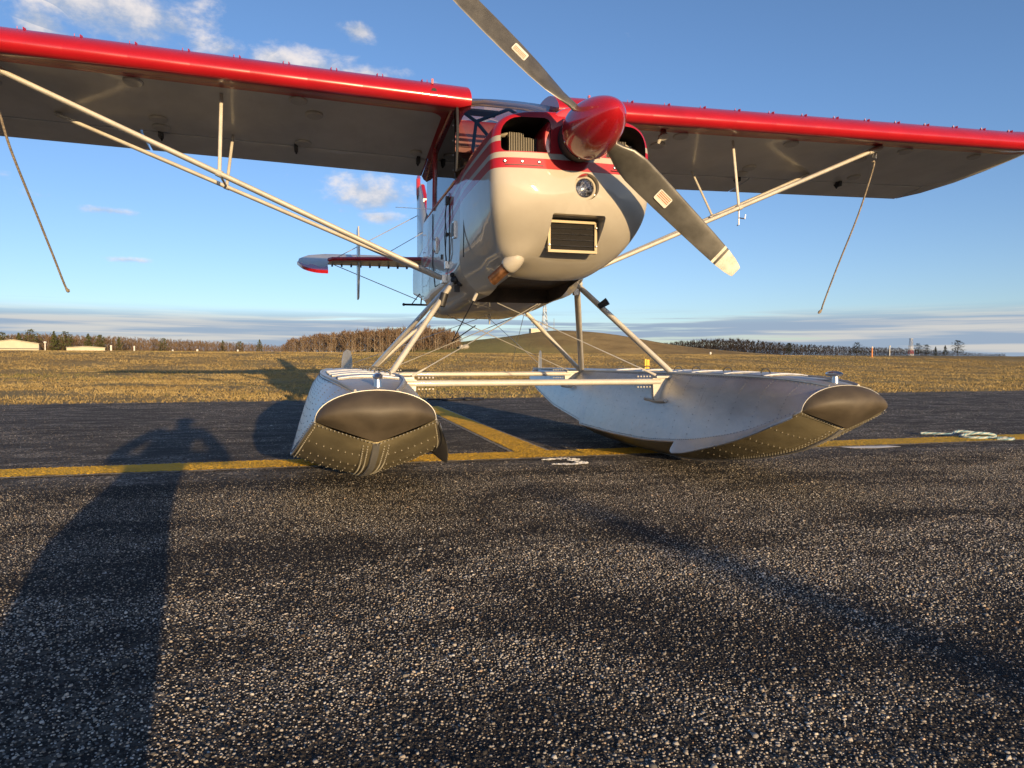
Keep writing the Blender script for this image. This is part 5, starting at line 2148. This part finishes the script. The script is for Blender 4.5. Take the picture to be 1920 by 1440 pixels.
    w.build('turnbuckle', M['strut'], PT)

for y, z in ((.215, .492), (-1.317, .505)):
    w = MB()
    w.tube([(-.74, y, z), (0, y, z), (.74, y, z)], .0245, 16, .72, axis=(0, 1, 0))
    bar = w.build('spreader_bar', M['strut'], PT, sharp=60)
    for s in (1, -1):
        for dz in (.028, -.028):
            for k in range(5):
                q = MB()
                q.lathe([(0, .0055), (.006, .005), (.008, .002)], (s * (.60 + k * .019), y + .002, z + dz), (0, .25, 1 if dz > 0 else -1), 8, True, True)
                q.build('rivet', M['strut'], bar)
w = MB()
w.box((0, -.45, .9), (.004, .05, .001)) if False else None
w.prism([(0, -1.00, .945), (0, -.94, .945), (0, -.965, .87), (0, -.98, .87)], (.006, 0, 0))
w.build('belly_antenna', M['white'], PT, sharp=0)
w = MB()
w.tube([(.30, -.05, 1.005), (.315, -.07, .965)], .010, 8)
w.build('drain_tube', M['white'], PT)
w = MB()
w.tube([(.315, -.07, .965), (.33, -.30, .86), (.345, -.60, .735), (.10, -1.0, .86)], .004, 6)
w.build('rudder_cable', M['black'], PT)

# ------------------------------------------------------------------ loose things
def rope(name, pts, r_, mats, label, cat='rope', group=None, twist=None):
    path = crom(pts, 8)
    b_ = MB()
    if twist:
        # two interleaved strands so that the colours spiral round each other
        for k in range(4):
            b_.mat(k % 2)
            ln, pp = 0.0, []
            for i, p in enumerate(path):
                if i:
                    ln += (p - path[i - 1]).length
                d_ = (path[min(i + 1, len(path) - 1)] - path[max(i - 1, 0)]).normalized()
                s_ = d_.cross(Vector((0, 0, 1))).normalized()
                t_ = s_.cross(d_)
                a = ln * twist + k * math.pi / 2
                pp.append(p + (s_ * math.cos(a) + t_ * math.sin(a)) * r_ * .55)
            b_.tube(pp, r_ * .62, 6)
    else:
        nn_ = len(path)
        b_.tube(path, [r_ * (1 + (1.1 * max(0.0, 1 - abs(i - nn_ + 5) / 4.0))) for i in range(nn_)], 7)
    return tag(b_.build(name, mats, sharp=60), label, cat, group)


rope('tie_down_rope', [(2.90, -.55, 2.13), (2.93, -.62, 2.09), (2.93, -.716, 2.008), (2.93, -.853, 1.851), (2.93, -1.162, 1.604), (2.93, -1.521, 1.318), (2.93, -1.755, 1.13), (2.915, -1.785, 1.108)],
     .0072, [M['rope']], 'frayed rope hanging from the left wing strut')
rope('tie_down_rope', [(-2.90, -.55, 2.13), (-2.93, -.57, 2.10), (-2.93, -.716, 1.773), (-2.93, -.944, 1.383), (-2.93, -1.10, 1.10), (-2.945, -1.145, 1.045), (-2.925, -1.16, 1.012)],
     .0065, [M['rope']], 'thin rope hanging from the right wing strut')
MR = [(-3.56, -.80, .02), (-3.66, -.74, .022), (-3.74, -.66, .02), (-3.80, -.62, .02), (-3.90, -.66, .035), (-4.00, -.66, .045), (-4.12, -.56, .03), (-4.19, -.50, .02), (-4.18, -.40, .02),
                      (-4.05, -.38, .045), (-3.90, -.42, .05), (-3.80, -.46, .03), (-3.70, -.42, .02), (-3.72, -.32, .02), (-3.82, -.26, .02), (-3.93, -.25, .02), (-4.02, -.20, .02), (-4.08, -.13, .02), (-4.0, -.09, .02), (-3.90, -.16, .02)]
rope('mooring_rope', [(-3.80 + (x + 3.85) * .70, -.47 + (y + .45) * .75, z * .75) for x, y, z in MR],
     .0100, [M['rope_white'], M['rope_blue']], 'blue and white braided rope heaped on the yellow line', twist=46)
for k, (ox, oy) in enumerate(((-.62, -6.45), (-.80, -6.30))):
    rope('tie_down_chain', [(ox + .25 * math.cos(a) * (1 + .2 * math.sin(3 * a)) - a * .05, oy + .12 * math.sin(a * 1.3 + k), .018) for a in np.linspace(0, 6, 12)],
         .014, [M['black']], ('black tie-down rope heap behind the left float' if k == 0 else 'second black rope heap at the asphalt edge'))


# ------------------------------------------------------------------ the photographer, crouched behind the camera
def person():
    J = {  # joint: position, radius
        'pelvis': ((1.43, 4.50, .38), .165), 'belly': ((1.40, 4.45, .54), .120), 'chest': ((1.345, 4.40, .75), .128), 'neck': ((1.32, 4.36, .88), .075),
        'head': ((1.305, 4.33, .92), .070), 'crown': ((1.305, 4.34, .975), .064),
        'shl': ((1.51, 4.40, .875), .070), 'ell': ((1.690, 4.36, .655), .045), 'wrl': ((1.36, 4.10, .60), .036),
        'shr': ((1.16, 4.36, .865), .068), 'elr': ((1.03, 4.34, .66), .050), 'wrr': ((1.06, 4.09, .60), .036),
        'kl': ((1.60, 4.24, .40), .090), 'al': ((1.355, 4.44, .09), .085), 'tl': ((1.37, 4.28, .035), .042),
        'kr': ((1.37, 4.16, .32), .110), 'ar': ((1.30, 4.38, .09), .080), 'tr': ((1.29, 4.22, .035), .042),
    }
    E_ = [('pelvis', 'belly'), ('belly', 'chest'), ('chest', 'neck'), ('neck', 'head'), ('head', 'crown'), ('chest', 'shl'), ('shl', 'ell'), ('ell', 'wrl'),
          ('chest', 'shr'), ('shr', 'elr'), ('elr', 'wrr'), ('pelvis', 'kl'), ('kl', 'al'), ('al', 'tl'), ('pelvis', 'kr'), ('kr', 'ar'), ('ar', 'tr')]
    names = list(J)
    V = [J[n][0] for n in names]
    rad = [J[n][1] for n in names]
    E2 = [(names.index(a), names.index(c)) for a, c in E_]
    for w_, sx in (('wrl', 1), ('wrr', -1)):                            # five fingers on each hand, curled round the phone
        wp = Vector(J[w_][0])
        tgt = Vector((1.285 if sx > 0 else 1.115, 4.055, .615))
        for k in range(5):
            dz = (.045 - k * .022) if k < 4 else .055
            a = wp.lerp(tgt, .45) + Vector((0, 0, dz))
            c_ = tgt + Vector((0, .0, dz + .005))
            d_ = tgt + Vector((-sx * .022, -.016 if k < 4 else .02, dz))
            V += [a, c_, d_]
            rad += [.010, .009, .008]
            i0 = len(V) - 3
            E2 += [(names.index(w_), i0), (i0, i0 + 1), (i0 + 1, i0 + 2)]
    me = bpy.data.meshes.new('person')
    me.from_pydata([tuple(v) for v in V], E2, [])
    ob = bpy.data.objects.new('person', me)
    col.objects.link(ob)
    sk = ob.modifiers.new('skin', 'SKIN')
    ob.modifiers.new('smooth', 'SUBSURF').levels = 1
    ob.modifiers['smooth'].render_levels = 1
    for i, sv in enumerate(me.skin_vertices[0].data):
        sv.radius = (rad[i], rad[i])
        sv.use_root = (i == 0)
    me.materials.append(M['cloth'])
    hat = MB()
    hat.lathe([(0, .085), (.03, .083), (.06, .066), (.076, .02)], (1.305, 4.345, .972), (0, .06, 1), 18, True, True)
    hat.box((1.30, 4.245, .972), (.13, .12, .012))
    hat.build('cap', M['cloth'], ob)
    tag(ob, 'crouching person behind the camera whose shadow lies on the asphalt', 'person')
    ph = MB()
    ph.box((1.20, 4.048, .615), (.155, .009, .074))
    po = ph.build('smartphone', M['black'], None, sharp=0)
    tag(po, 'dark phone held level in the crouching person\'s hands', 'phone')


person()
